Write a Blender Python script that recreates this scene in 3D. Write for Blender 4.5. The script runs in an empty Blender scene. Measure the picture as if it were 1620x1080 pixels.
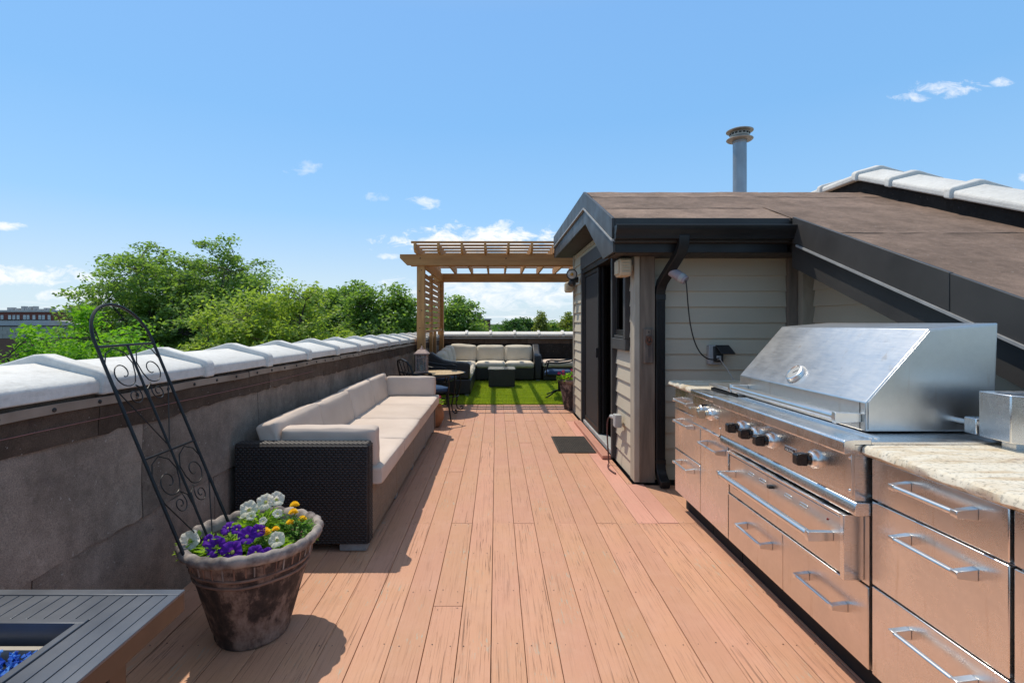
import bpy, bmesh, math, random
import numpy as np
from mathutils import Vector, Matrix
random.seed(7)
RNG = np.random.default_rng(7)
R = math.radians
sc = bpy.context.scene
col = sc.collection

# ------------------------------------------------------------------ camera, sky, sun, exposure
EYE = 1.40
F = 800.0                       # focal length in pixels of a 1620 px wide picture
cam_d = bpy.data.cameras.new('camera')
cam = bpy.data.objects.new('camera', cam_d)
col.objects.link(cam)
cam.location = (0, 0, EYE)
cam.rotation_euler = (R(90), 0, 0)
cam_d.sensor_fit = 'HORIZONTAL'
cam_d.sensor_width = 36
cam_d.lens = 36 * F / 1620
cam_d.shift_x = 25 / 1620
cam_d.shift_y = -30 / 1620
cam_d.clip_start = 0.05
cam_d.clip_end = 9000
sc.camera = cam

SUN_DIR = Vector((0.36, -0.39, -1.0)).normalized()      # the way the light travels
SUN_ELEV = math.asin(-SUN_DIR.z)
SUN_ROT = math.atan2(-SUN_DIR.x, -SUN_DIR.y)
SKY_STRENGTH = 0.12

def at(px, py, Y):
    return Vector(((px - 785) * Y / F, Y, EYE + (510 - py) * Y / F))

w = bpy.data.worlds.new('World')
sc.world = w
w.use_nodes = True
nt = w.node_tree
for n in list(nt.nodes):
    nt.nodes.remove(n)

def N(tree, typ, **kw):
    n = tree.nodes.new(typ)
    for k, v in kw.items():
        setattr(n, k, v)
    return n

def M2(tree, op, a, b=None, c=None, clamp=False):
    n = tree.nodes.new('ShaderNodeMath')
    n.operation = op
    n.use_clamp = clamp
    for i, v in enumerate((a, b, c)):
        if v is None:
            continue
        if isinstance(v, (int, float)):
            n.inputs[i].default_value = v
        else:
            tree.links.new(v, n.inputs[i])
    return n.outputs[0]

def build_sky():
    t = nt
    L = t.links.new
    sky = N(t, 'ShaderNodeTexSky', sky_type='NISHITA')
    sky.sun_disc = False
    sky.sun_elevation = SUN_ELEV
    sky.sun_rotation = SUN_ROT
    sky.altitude = 0
    sky.air_density = 1.0
    sky.dust_density = 0.35
    sky.ozone_density = 3.0
    tc = N(t, 'ShaderNodeTexCoord')
    sx = N(t, 'ShaderNodeSeparateXYZ')
    L(tc.outputs['Generated'], sx.inputs[0])
    x, y, z = sx.outputs
    # clear-day colour by height, out-of-view top whitened to warm shadows, blended with computed sky
    rp = N(t, 'ShaderNodeValToRGB')
    stops = [(0.0, (.51, .66, .79)), (.075, (.48, .63, .78)), (.20, (.275, .535, .85)), (.36, (.20, .465, .83)), (.52, (.195, .44, .82)), (.72, (.34, .47, .66)), (1.0, (.46, .52, .60))]
    el = rp.color_ramp.elements
    while len(el) < len(stops): el.new(.5)
    for i, (p_, c_) in enumerate(stops):
        el[i].position = p_; el[i].color = (*c_, 1)
    L(M2(t, 'MAXIMUM', z, 0.0), rp.inputs[0])
    sc_ = N(t, 'ShaderNodeVectorMath', operation='SCALE')
    L(rp.outputs[0], sc_.inputs[0]); sc_.inputs['Scale'].default_value = 1 / SKY_STRENGTH
    hs = N(t, 'ShaderNodeMix', data_type='RGBA')
    hs.inputs[0].default_value = 0.78
    L(sky.outputs[0], hs.inputs[6]); L(sc_.outputs[0], hs.inputs[7])
    # scattered small fair-weather clouds over the whole sky, denser towards the horizon
    zz = M2(t, 'ADD', M2(t, 'MAXIMUM', z, 0.0), 0.06)
    cx = M2(t, 'DIVIDE', x, zz)
    cy = M2(t, 'DIVIDE', y, zz)
    cb = N(t, 'ShaderNodeCombineXYZ')
    L(cx, cb.inputs[0]); L(cy, cb.inputs[1])
    no = N(t, 'ShaderNodeTexNoise')
    no.inputs['Scale'].default_value = 0.55
    no.inputs['Detail'].default_value = 8
    no.inputs['Roughness'].default_value = 0.58
    L(cb.outputs[0], no.inputs['Vector'])
    low = N(t, 'ShaderNodeMapRange')
    low.inputs['From Min'].default_value = 0.01
    low.inputs['From Max'].default_value = 0.14
    low.inputs['To Min'].default_value = 0.50
    low.inputs['To Max'].default_value = 0.74
    L(z, low.inputs['Value'])
    g = M2(t, 'MULTIPLY', M2(t, 'SUBTRACT', no.outputs[0], low.outputs[0]), 5.0, clamp=True)
    g = M2(t, 'MULTIPLY', g, 0.75)
    # the separate cumulus banks, given by bearing u = x/y and height v = z/y
    yy = M2(t, 'MAXIMUM', y, 0.05)
    u = M2(t, 'DIVIDE', x, yy)
    v = M2(t, 'DIVIDE', z, yy)
    cv = N(t, 'ShaderNodeCombineXYZ')
    L(u, cv.inputs[0]); L(M2(t, 'MULTIPLY', v, 1.9), cv.inputs[1])
    n2 = N(t, 'ShaderNodeTexNoise')
    n2.inputs['Scale'].default_value = 21
    n2.inputs['Detail'].default_value = 9
    n2.inputs['Roughness'].default_value = 0.66
    n2.inputs['Distortion'].default_value = 0.5
    L(cv.outputs[0], n2.inputs['Vector'])
    wob = M2(t, 'MULTIPLY', M2(t, 'SUBTRACT', n2.outputs[0], 0.5), 4.4)
    total = None
    banks = [(770, 384, 175, 34, 1.25), (668, 322, 36, 13, .8), (600, 312, 26, 9, .45), (478, 266, 34, 14, .42),
             (1500, 140, 62, 14, .75), (1440, 155, 36, 9, .6), (1590, 130, 24, 9, .7), (10, 358, 36, 8, .8),
             (40, 437, 150, 18, .95), (120, 468, 90, 12, .85), (300, 440, 160, 10, .5), (790, 465, 230, 34, .75), (615, 405, 34, 6, .7),
             (1625, 280, 26, 12, .8)]
    for (px, py, a, b, amp) in banks:
        du = M2(t, 'DIVIDE', M2(t, 'SUBTRACT', u, (px - 785) / F), a / F)
        dv = M2(t, 'DIVIDE', M2(t, 'SUBTRACT', v, (510 - py) / F), b / F)
        d = M2(t, 'ADD', M2(t, 'MULTIPLY', du, du), M2(t, 'MULTIPLY', dv, dv))
        m = M2(t, 'MULTIPLY', M2(t, 'ADD', M2(t, 'SUBTRACT', 0.75, d), wob), 0.9, clamp=True)
        m = M2(t, 'MULTIPLY', m, amp)
        total = m if total is None else M2(t, 'MAXIMUM', total, m)
    front = M2(t, 'GREATER_THAN', y, 0.06)
    total = M2(t, 'MULTIPLY', total, front)
    fac = M2(t, 'MAXIMUM', g, total, clamp=True)
    mix = N(t, 'ShaderNodeMix', data_type='RGBA')
    L(fac, mix.inputs[0])
    L(hs.outputs[2], mix.inputs[6])
    k = 0.93 / SKY_STRENGTH
    mix.inputs[7].default_value = (k, k, k * 1.01, 1)
    bg = N(t, 'ShaderNodeBackground')
    bg.inputs[1].default_value = SKY_STRENGTH
    L(mix.outputs[2], bg.inputs[0])
    out = N(t, 'ShaderNodeOutputWorld')
    L(bg.outputs[0], out.inputs[0])
build_sky()
w.cycles.sampling_method = 'MANUAL'
w.cycles.sample_map_resolution = 256

sun_d = bpy.data.lights.new('sun', 'SUN')
sun_d.energy = 3.25
sun_d.angle = R(0.53)
sun_d.color = (1.0, 0.92, 0.79)
sun = bpy.data.objects.new('sun', sun_d)
col.objects.link(sun)
sun.location = (-8, 10, 30)
sun.rotation_euler = SUN_DIR.to_track_quat('-Z', 'Y').to_euler()

vs = sc.view_settings
sc.display_settings.display_device = 'sRGB'
vs.view_transform = 'Standard'
vs.look = 'None'
vs.exposure = 0.25
vs.gamma = 1.0
vs.use_curve_mapping = False
sc.render.engine = 'CYCLES'
sc.cycles.max_bounces = 6
sc.cycles.diffuse_bounces = 3
sc.cycles.glossy_bounces = 3
sc.cycles.transmission_bounces = 3
sc.cycles.transparent_max_bounces = 4
sc.cycles.sample_clamp_indirect = 6

# ------------------------------------------------------------------ materials
MATS = {}
def new_mat(name):
    m = bpy.data.materials.new(name)
    m.use_nodes = True
    MATS[name] = m
    return m, m.node_tree, m.node_tree.nodes['Principled BSDF']

def lin(c):
    """8-bit sRGB triple to linear"""
    o = []
    for v in c:
        v /= 255.0
        o.append(v / 12.92 if v <= 0.04045 else ((v + 0.055) / 1.055) ** 2.4)
    return o

def noise(t, vec, scale, detail=5, rough=0.55, dist=0.0):
    n = t.nodes.new('ShaderNodeTexNoise')
    n.inputs['Scale'].default_value = scale
    n.inputs['Detail'].default_value = detail
    n.inputs['Roughness'].default_value = rough
    n.inputs['Distortion'].default_value = dist
    if vec is not None:
        t.links.new(vec, n.inputs['Vector'])
    return n.outputs[0]

def ramp(t, fac, stops):
    n = t.nodes.new('ShaderNodeValToRGB')
    e = n.color_ramp.elements
    while len(e) < len(stops):
        e.new(0.5)
    for i, (p, c) in enumerate(stops):
        e[i].position = p
        if isinstance(c, (int, float)):
            c = (c, c, c)
        e[i].color = (c[0], c[1], c[2], 1)
    t.links.new(fac, n.inputs[0])
    return n.outputs[0]

def mixc(t, fac, a, b, mode='MIX'):
    n = t.nodes.new('ShaderNodeMix')
    n.data_type = 'RGBA'
    n.blend_type = mode
    for i, v in ((0, fac), (6, a), (7, b)):
        if isinstance(v, (int, float)):
            n.inputs[i].default_value = v
        elif isinstance(v, (tuple, list)):
            n.inputs[i].default_value = (v[0], v[1], v[2], 1)
        else:
            t.links.new(v, n.inputs[i])
    return n.outputs[2]

def coords(t, scale=(1, 1, 1), kind='Object', rnd=False):
    tc = t.nodes.new('ShaderNodeTexCoord')
    mp = t.nodes.new('ShaderNodeMapping')
    mp.inputs['Scale'].default_value = scale
    src = tc.outputs[kind]
    if rnd:
        oi = t.nodes.new('ShaderNodeObjectInfo')
        vm = t.nodes.new('ShaderNodeVectorMath')
        vm.operation = 'ADD'
        cmb = t.nodes.new('ShaderNodeCombineXYZ')
        k = M2(t, 'MULTIPLY', oi.outputs['Random'], 40.0)
        for i in range(3):
            t.links.new(k, cmb.inputs[i])
        t.links.new(src, vm.inputs[0]); t.links.new(cmb.outputs[0], vm.inputs[1])
        src = vm.outputs[0]
    t.links.new(src, mp.inputs['Vector'])
    return mp.outputs[0]

def add_bump(t, b, height, strength, dist=0.002):
    bn = t.nodes.new('ShaderNodeBump')
    bn.inputs['Strength'].default_value = strength
    bn.inputs['Distance'].default_value = dist
    t.links.new(height, bn.inputs['Height'])
    t.links.new(bn.outputs[0], b.inputs['Normal'])

def obj_rand(t, lo, hi):
    oi = t.nodes.new('ShaderNodeObjectInfo')
    mr = t.nodes.new('ShaderNodeMapRange')
    mr.inputs['To Min'].default_value = lo
    mr.inputs['To Max'].default_value = hi
    t.links.new(oi.outputs['Random'], mr.inputs['Value'])
    return mr.outputs[0]

def scale_col(t, c, k):
    n = t.nodes.new('ShaderNodeVectorMath')
    n.operation = 'SCALE'
    t.links.new(c, n.inputs[0])
    t.links.new(k, n.inputs['Scale'])
    return n.outputs[0]

def simple(name, c1, c2=None, scale=8, rough=0.6, metal=0.0, stretch=(1, 1, 1), bump=0.0, bscale=None, bdist=0.002,
           var=0.0, detail=5, lo=0.35, hi=0.65, spec=0.5, rvar=0.0, rnd=False):
    m, t, b = new_mat(name)
    vec = coords(t, stretch, rnd=rnd)
    if c2 is None:
        c2 = tuple(x * 0.82 for x in c1)
    f = noise(t, vec, scale, detail)
    c = ramp(t, f, [(lo, c1), (hi, c2)])
    if var:
        c = scale_col(t, c, obj_rand(t, 1 - var, 1 + var))
    t.links.new(c, b.inputs['Base Color'])
    b.inputs['Metallic'].default_value = metal
    b.inputs['Specular IOR Level'].default_value = spec
    if rvar:
        rr = ramp(t, noise(t, vec, scale * 1.7, 6), [(0.3, rough - rvar), (0.7, rough + rvar)])
        t.links.new(rr, b.inputs['Roughness'])
    else:
        b.inputs['Roughness'].default_value = rough
    if bump:
        add_bump(t, b, noise(t, vec, bscale or scale * 4, 6), bump, bdist)
    return m

def make_deck_mat(name, salmon, ochre, wear=1.0):
    m, t, b = new_mat(name)
    vec = coords(t, (1, 1, 1), rnd=True)
    rndk = obj_rand(t, 0.35, 1.0)
    g = noise(t, coords(t, (40, 1.1, 40), rnd=True), 2.6, 10, 0.68, 0.5)
    wide = noise(t, vec, 1.3, 4)
    base = ramp(t, wide, [(0.36, salmon), (0.64, ochre)])
    base = scale_col(t, base, obj_rand(t, 0.95, 1.05))
    base = mixc(t, M2(t, 'MULTIPLY', rndk, 0.8), base, mixc(t, 1.0, base, ramp(t, g, [(0.30, 0.62), (0.47, 1.0), (0.7, 1.05)]), 'MULTIPLY'))
    # fine dark checks that follow the grain, gathered in bands
    band = noise(t, coords(t, (3, 0.8, 3), rnd=True), 2.4, 4)
    k1 = noise(t, coords(t, (170, 3.4, 170), rnd=True), 1.0, 3, 0.5, 0.6)
    k2 = noise(t, coords(t, (95, 1.3, 95), rnd=True), 1.0, 3, 0.55, 1.0)
    c1 = M2(t, 'MULTIPLY', ramp(t, k1, [(0.335, 1.0), (0.40, 0.0)]), ramp(t, band, [(0.40, 0.0), (0.60, 1.0)]))
    c2 = M2(t, 'MULTIPLY', ramp(t, k2, [(0.285, 1.0), (0.33, 0.0)]), ramp(t, band, [(0.36, 0.0), (0.50, 1.0)]))
    ckm = M2(t, 'MULTIPLY', M2(t, 'MAXIMUM', c1, c2), M2(t, 'MULTIPLY', rndk, wear))
    base = mixc(t, M2(t, 'MULTIPLY', ckm, 0.78, clamp=True), base, (0.17, 0.085, 0.05))
    # bare grey wood where the paint has flaked
    fl = noise(t, coords(t, (46, 6, 46), rnd=True), 2.0, 7, 0.68)
    spot = noise(t, vec, 2.6, 4)
    flm = M2(t, 'MULTIPLY', ramp(t, fl, [(0.575, 0.0), (0.61, 1.0)]), ramp(t, spot, [(0.55, 0.0), (0.66, 1.0)]))
    base = mixc(t, M2(t, 'MULTIPLY', flm, wear, clamp=True), base, (0.40, 0.34, 0.26))
    # scuffs and dust
    du = noise(t, vec, 6, 7, 0.65)
    base = mixc(t, ramp(t, du, [(0.48, 0.0), (0.75, 0.28)]), base, (0.62, 0.37, 0.27))
    st = noise(t, coords(t, (1.4, 1, 1), 'Object', rnd=True), 3.1, 6, 0.7)
    base = mixc(t, ramp(t, st, [(0.60, 0.0), (0.74, 0.22)]), base, (0.30, 0.16, 0.10))
    t.links.new(base, b.inputs['Base Color'])
    b.inputs['Roughness'].default_value = 0.6
    b.inputs['Specular IOR Level'].default_value = 0.35
    hgt = M2(t, 'SUBTRACT', g, M2(t, 'MULTIPLY', ckm, 0.8))
    add_bump(t, b, hgt, 0.6, 0.0025)
make_deck_mat('deck_paint', (0.53, 0.272, 0.178), (0.525, 0.280, 0.165), 1.2)
make_deck_mat('deck_paint_fresh', (0.58, 0.290, 0.215), (0.56, 0.275, 0.20), 0.15)

def make_felt(name, a, bcol, sc1=1.2, fleck=0.5, grain=0.3):
    m, t, b = new_mat(name)
    vec = coords(t, (1, 1, 1), rnd=True)
    n1 = noise(t, vec, sc1, 7, 0.66)
    st = noise(t, coords(t, (1.4, 1.4, 0.8), rnd=True), 2.2, 7, 0.66)
    mid = noise(t, vec, 17, 6, 0.7)
    c = ramp(t, n1, [(0.32, a), (0.68, bcol)])
    c = mixc(t, 1.0, c, ramp(t, st, [(0.30, 0.66), (0.62, 1.12)]), 'MULTIPLY')
    c = mixc(t, 1.0, c, ramp(t, mid, [(0.32, 0.80), (0.68, 1.16)]), 'MULTIPLY')
    c = scale_col(t, c, obj_rand(t, 0.84, 1.16))
    gr = noise(t, vec, 210, 3, 0.7)
    c = mixc(t, 1.0, c, ramp(t, gr, [(0.32, 1 - grain), (0.68, 1 + grain)]), 'MULTIPLY')
    fl = noise(t, vec, 55, 2)
    c = mixc(t, ramp(t, fl, [(0.70, 0.0), (0.74, fleck)]), c, (0.50, 0.46, 0.42))
    sp = noise(t, vec, 9, 5, 0.7)
    c = mixc(t, ramp(t, sp, [(0.66, 0.0), (0.74, 0.55)]), c, tuple(x * .4 for x in bcol))
    t.links.new(c, b.inputs['Base Color'])
    b.inputs['Roughness'].default_value = 0.9
    b.inputs['Specular IOR Level'].default_value = 0.2
    add_bump(t, b, M2(t, 'ADD', M2(t, 'MULTIPLY', n1, 3.0), M2(t, 'ADD', gr, mid)), 0.6, 0.004)
make_felt('felt_grey', (0.34, 0.268, 0.215), (0.205, 0.158, 0.126))
make_felt('felt_dark', (0.078, 0.052, 0.038), (0.120, 0.082, 0.058))
make_felt('felt_tar', (0.022, 0.020, 0.019), (0.038, 0.033, 0.030))
make_felt('roof_felt', (0.26, 0.180, 0.135), (0.215, 0.150, 0.116), 0.8)

def make_coping():
    m, t, b = new_mat('coping_white')
    vec = coords(t, rnd=True)
    n1 = noise(t, vec, 3.0, 6)
    c = ramp(t, n1, [(0.3, (0.70, 0.68, 0.64)), (0.75, (0.58, 0.565, 0.53))])
    d = noise(t, coords(t, (1, 1, 3), rnd=True), 9, 8, 0.7)
    c = mixc(t, ramp(t, d, [(0.55, 0.0), (0.70, 0.40)]), c, (0.34, 0.32, 0.28))
    c = mixc(t, 1.0, c, ramp(t, noise(t, vec, 38, 6, 0.72), [(0.30, 0.88), (0.62, 1.03)]), 'MULTIPLY')
    gr_ = noise(t, coords(t, (1.5, 0.8, 5), rnd=True), 4.5, 8, 0.74)
    c = mixc(t, ramp(t, gr_, [(0.57, 0.0), (0.70, 0.45)]), c, (0.40, 0.37, 0.32))
    t.links.new(c, b.inputs['Base Color'])
    b.inputs['Roughness'].default_value = 0.72
    add_bump(t, b, M2(t, 'ADD', n1, M2(t, 'MULTIPLY', noise(t, vec, 60, 5, 0.7), 0.8)), 0.55, 0.005)
make_coping()

def make_siding():
    m, t, b = new_mat('siding')
    vec = coords(t, rnd=True)
    g = noise(t, coords(t, (3, 3, 60), rnd=True), 3, 8, 0.65)
    n1 = noise(t, vec, 1.6, 5)
    c = ramp(t, n1, [(0.3, (0.56, 0.49, 0.375)), (0.7, (0.51, 0.445, 0.34))])
    c = scale_col(t, c, obj_rand(t, 0.94, 1.06))
    t.links.new(c, b.inputs['Base Color'])
    b.inputs['Roughness'].default_value = 0.6
    add_bump(t, b, g, 0.25, 0.002)
make_siding()

def make_steel(name, base, rough, streak=(2, 60, 60), smudge=0.12, aniso=0.5):
    m, t, b = new_mat(name)
    s = noise(t, coords(t, streak), 6, 5, 0.6)
    vec = coords(t)
    sm = noise(t, vec, 5.5, 7, 0.65)
    fine = noise(t, vec, 45, 4)
    c = mixc(t, 1.0, ramp(t, sm, [(0.3, base), (0.75, tuple(x * 0.93 for x in base))]),
             ramp(t, fine, [(0.3, 0.965), (0.7, 1.02)]), 'MULTIPLY')
    dr = noise(t, coords(t, (9, 9, 0.9)), 3.0, 6, 0.68)
    c = mixc(t, ramp(t, dr, [(0.60, 0.0), (0.75, 0.45)]), c, (0.46, 0.34, 0.22))
    t.links.new(c, b.inputs['Base Color'])
    b.inputs['Metallic'].default_value = 1.0
    rr = M2(t, 'ADD', M2(t, 'MULTIPLY', M2(t, 'SUBTRACT', sm, 0.5), smudge * 2.6), M2(t, 'ADD', rough, M2(t, 'MULTIPLY', M2(t, 'SUBTRACT', s, 0.5), 0.16)))
    t.links.new(rr, b.inputs['Roughness'])
    b.inputs['Anisotropic'].default_value = aniso
    add_bump(t, b, s, 0.06, 0.0006)
make_steel('steel', (0.82, 0.805, 0.79), 0.28, aniso=0.35)
make_steel('steel_hood', (0.72, 0.715, 0.70), 0.34, streak=(60, 2, 60), smudge=0.07, aniso=0.0)
make_steel('steel_worn', (0.78, 0.74, 0.70), 0.34, smudge=0.14)
simple('chrome', (0.86, 0.83, 0.79), (0.80, 0.77, 0.73), 20, 0.30, 1.0)
simple('knob_champagne', (0.62, 0.56, 0.45), (0.56, 0.50, 0.40), 20, 0.28, 0.9)
simple('black_gloss', (0.012, 0.012, 0.013), (0.02, 0.02, 0.02), 20, 0.22)
simple('black_plastic', (0.018, 0.018, 0.019), (0.03, 0.03, 0.03), 30, 0.45, bump=0.1)
simple('gap_black', (0.008, 0.008, 0.008), (0.012, 0.012, 0.012), 20, 0.9)
simple('white_print', (0.62, 0.61, 0.58), (0.58, 0.57, 0.54), 20, 0.5)
simple('red_lamp', (0.25, 0.02, 0.015), (0.2, 0.015, 0.01), 20, 0.3)

def make_granite():
    m, t, b = new_mat('granite')
    v = coords(t, (1.0, 3.4, 1.0))
    big = noise(t, v, 4.0, 8, 0.66, 0.6)
    c = ramp(t, big, [(0.28, (0.36, 0.22, 0.11)), (0.40, (0.60, 0.48, 0.32)), (0.53, (0.70, 0.63, 0.50)), (0.75, (0.64, 0.53, 0.38))])
    f = noise(t, coords(t), 85, 4, 0.7)
    c = mixc(t, 1.0, c, ramp(t, f, [(0.32, 0.45), (0.46, 1.0), (0.7, 1.08)]), 'MULTIPLY')
    t.links.new(c, b.inputs['Base Color'])
    b.inputs['Roughness'].default_value = 0.22
    add_bump(t, b, f, 0.05, 0.001)
make_granite()

simple('fascia_black', (0.040, 0.038, 0.037), (0.054, 0.051, 0.049), 2.5, 0.46, bump=0.10, bscale=3, bdist=0.004, spec=0.35, rvar=0.08)
simple('gutter_black', (0.010, 0.010, 0.011), (0.016, 0.015, 0.015), 3, 0.40, spec=0.35, rvar=0.08)
simple('trim_metal', (0.36, 0.36, 0.36), (0.27, 0.27, 0.27), 9, 0.5)
simple('soffit_brown', (0.048, 0.038, 0.032), (0.036, 0.029, 0.025), 6, 0.6)
simple('casing_grey', (0.055, 0.054, 0.053), (0.038, 0.037, 0.036), 14, 0.6, stretch=(1, 1, 0.3), bump=0.2)
simple('door_black', (0.012, 0.011, 0.011), (0.018, 0.017, 0.017), 6, 0.5, spec=0.25)
simple('post_wood', (0.20, 0.155, 0.115), (0.115, 0.09, 0.068), 3, 0.8, stretch=(9, 9, 0.7), bump=0.35, bscale=9, detail=8)
simple('corner_board', (0.24, 0.195, 0.155), (0.15, 0.12, 0.095), 3, 0.75, stretch=(5, 5, 0.8), bump=0.2, detail=8)
simple('corner_trim', (0.42, 0.37, 0.29), (0.34, 0.295, 0.23), 4, 0.7, stretch=(4, 4, 1))
simple('plank_old', (0.22, 0.17, 0.13), (0.06, 0.048, 0.042), 4, 0.85, stretch=(8, 8, 0.8), bump=0.5, detail=8)
simple('rusty_iron', (0.20, 0.085, 0.05), (0.09, 0.045, 0.03), 40, 0.75, 0.4, bump=0.3)
simple('pergola_wood', (0.54, 0.275, 0.095), (0.40, 0.190, 0.062), 2.4, 0.72, stretch=(5, 1, 5), bump=0.3, bscale=8, detail=8, var=0.12, rnd=True)
simple('pergola_wood_x', (0.54, 0.275, 0.095), (0.40, 0.190, 0.062), 2.4, 0.72, stretch=(0.7, 6, 6), bump=0.3, bscale=8, detail=8, var=0.12, rnd=True)
simple('pergola_wood_z', (0.54, 0.275, 0.095), (0.39, 0.185, 0.060), 2.4, 0.72, stretch=(6, 6, 0.7), bump=0.3, bscale=8, detail=8, var=0.12, rnd=True)
simple('bolt_dark', (0.03, 0.03, 0.03), (0.05, 0.05, 0.05), 30, 0.5, 0.6)
simple('cushion_beige', (0.64, 0.53, 0.45), (0.56, 0.455, 0.38), 2.4, 0.9, bump=0.25, bscale=14, bdist=0.006, spec=0.2, rnd=True, var=0.05)
simple('cushion_cream', (0.72, 0.65, 0.53), (0.65, 0.58, 0.465), 3.5, 0.9, bump=0.5, bscale=9, bdist=0.012, spec=0.2, rnd=True, var=0.05)
simple('wicker_dark', (0.022, 0.018, 0.018), (0.036, 0.029, 0.028), 60, 0.45, spec=0.4)
simple('wicker_deck_lit', (0.27, 0.180, 0.115), (0.20, 0.130, 0.085), 30, 0.42, spec=0.7)  # same dark wicker, with the deck's reflection painted in as brown
simple('foot_grey', (0.30, 0.29, 0.28), (0.22, 0.21, 0.20), 20, 0.6)

def make_wicker_far():
    m, t, b = new_mat('wicker_far')
    tc = coords(t, (1, 1, 1))
    br = t.nodes.new('ShaderNodeTexBrick')
    br.inputs['Scale'].default_value = 26
    br.inputs['Mortar Size'].default_value = 0.03
    br.inputs['Color1'].default_value = (0.030, 0.027, 0.028, 1)
    br.inputs['Color2'].default_value = (0.018, 0.016, 0.018, 1)
    br.inputs['Mortar'].default_value = (0.003, 0.003, 0.003, 1)
    sx = t.nodes.new('ShaderNodeSeparateXYZ'); t.links.new(tc, sx.inputs[0])
    cb = t.nodes.new('ShaderNodeCombineXYZ')
    t.links.new(M2(t, 'ADD', sx.outputs[0], sx.outputs[1]), cb.inputs[0]); t.links.new(sx.outputs[2], cb.inputs[1])
    t.links.new(cb.outputs[0], br.inputs['Vector'])
    t.links.new(br.outputs[0], b.inputs['Base Color'])
    b.inputs['Roughness'].default_value = 0.45
    add_bump(t, b, br.outputs[1], -0.6, 0.003)
make_wicker_far()

simple('iron_black', (0.009, 0.009, 0.009), (0.016, 0.015, 0.015), 20, 0.4, 0.0, spec=0.35)
simple('table_grey', (0.115, 0.125, 0.145), (0.095, 0.104, 0.122), 5, 0.34, 0.35, rvar=0.05, spec=0.5)
simple('table_brown', (0.085, 0.062, 0.048), (0.06, 0.045, 0.036), 5, 0.32, 0.5, rvar=0.05)
simple('tray_dark', (0.02, 0.022, 0.03), (0.03, 0.032, 0.04), 8, 0.3, 0.5)
simple('tray_edge', (0.40, 0.36, 0.29), (0.33, 0.29, 0.24), 8, 0.5)

def make_glass(name, c, rough=0.03, trans=1.0, alpha=None):
    m, t, b = new_mat(name)
    b.inputs['Base Color'].default_value = (*c, 1)
    b.inputs['Roughness'].default_value = rough
    b.inputs['Transmission Weight'].default_value = trans
    b.inputs['IOR'].default_value = 1.47
simple('fire_glass', (0.01, 0.09, 0.62), (0.16, 0.42, 0.95), 55, 0.06, lo=.42, hi=.64, detail=2, spec=0.8)
MATS['fire_glass'].node_tree.nodes['Principled BSDF'].inputs['Transmission Weight'].default_value = 0.3
make_glass('lantern_glass', (0.85, 0.86, 0.85), 0.05, 0.9)
make_glass('table_glass', (0.55, 0.60, 0.60), 0.03, 0.35)
simple('window_glass', (0.010, 0.013, 0.013), (0.013, 0.016, 0.016), 2, 0.03, spec=0.18)
simple('screen_mesh', (0.032, 0.029, 0.030), (0.042, 0.038, 0.038), 220, 0.7, spec=0.2)

def make_pot():
    m, t, b = new_mat('pot_weathered')
    v = coords(t)
    n1 = noise(t, v, 5.0, 7, 0.62)
    n2 = noise(t, coords(t, (1.6, 1.6, 0.8)), 9.0, 8, 0.7)
    f = M2(t, 'MULTIPLY', M2(t, 'ADD', n1, n2), 0.5)
    c = ramp(t, f, [(0.43, (0.024, 0.017, 0.015)), (0.49, (0.060, 0.040, 0.033)), (0.54, (0.20, 0.135, 0.105)), (0.64, (0.36, 0.28, 0.235))])
    t.links.new(c, b.inputs['Base Color'])
    b.inputs['Roughness'].default_value = 0.8
    add_bump(t, b, M2(t, 'ADD', f, M2(t, 'MULTIPLY', noise(t, v, 70, 4), 0.25)), 0.5, 0.006)
make_pot()
simple('pot_rim', (0.34, 0.29, 0.255), (0.10, 0.08, 0.075), 13, 0.85, bump=0.5, bscale=30, bdist=0.005, detail=8, lo=0.42, hi=0.62)
simple('pot_band', (0.30, 0.17, 0.115), (0.15, 0.085, 0.062), 12, 0.8, bump=0.3, detail=8)
simple('terracotta', (0.36, 0.165, 0.075), (0.24, 0.115, 0.06), 8, 0.75, bump=0.2, detail=7)
simple('soil', (0.055, 0.034, 0.022), (0.10, 0.062, 0.040), 40, 0.95, bump=0.8, bscale=90, bdist=0.01)

def make_leaf(name, c1, c2, scale=0.9, trans=0.45, gloss=0.03):
    m, t, b = new_mat(name)
    for n in list(t.nodes):
        if n.type != 'OUTPUT_MATERIAL':
            t.nodes.remove(n)
    out = [n for n in t.nodes if n.type == 'OUTPUT_MATERIAL'][0]
    v = coords(t)
    f = noise(t, v, scale, 3)
    f2 = noise(t, v, scale * 14, 2)
    ff = M2(t, 'ADD', M2(t, 'MULTIPLY', f, 0.6), M2(t, 'MULTIPLY', f2, 0.4))
    c = ramp(t, ff, [(0.38, c1), (0.62, c2)])
    d = t.nodes.new('ShaderNodeBsdfDiffuse'); t.links.new(c, d.inputs[0])
    tr = t.nodes.new('ShaderNodeBsdfTranslucent')
    t.links.new(mixc(t, 1.0, c, (1.25, 1.35, 0.55) if name.startswith('leaf') or name.startswith('turf') else (1.1, 1.05, 1.0), 'MULTIPLY'), tr.inputs[0])
    mx = t.nodes.new('ShaderNodeMixShader'); mx.inputs[0].default_value = trans
    t.links.new(d.outputs[0], mx.inputs[1]); t.links.new(tr.outputs[0], mx.inputs[2])
    gl = t.nodes.new('ShaderNodeBsdfGlossy'); gl.inputs['Roughness'].default_value = 0.6
    m2 = t.nodes.new('ShaderNodeMixShader'); m2.inputs[0].default_value = gloss
    t.links.new(mx.outputs[0], m2.inputs[1]); t.links.new(gl.outputs[0], m2.inputs[2])
    t.links.new(m2.outputs[0], out.inputs[0])
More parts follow.
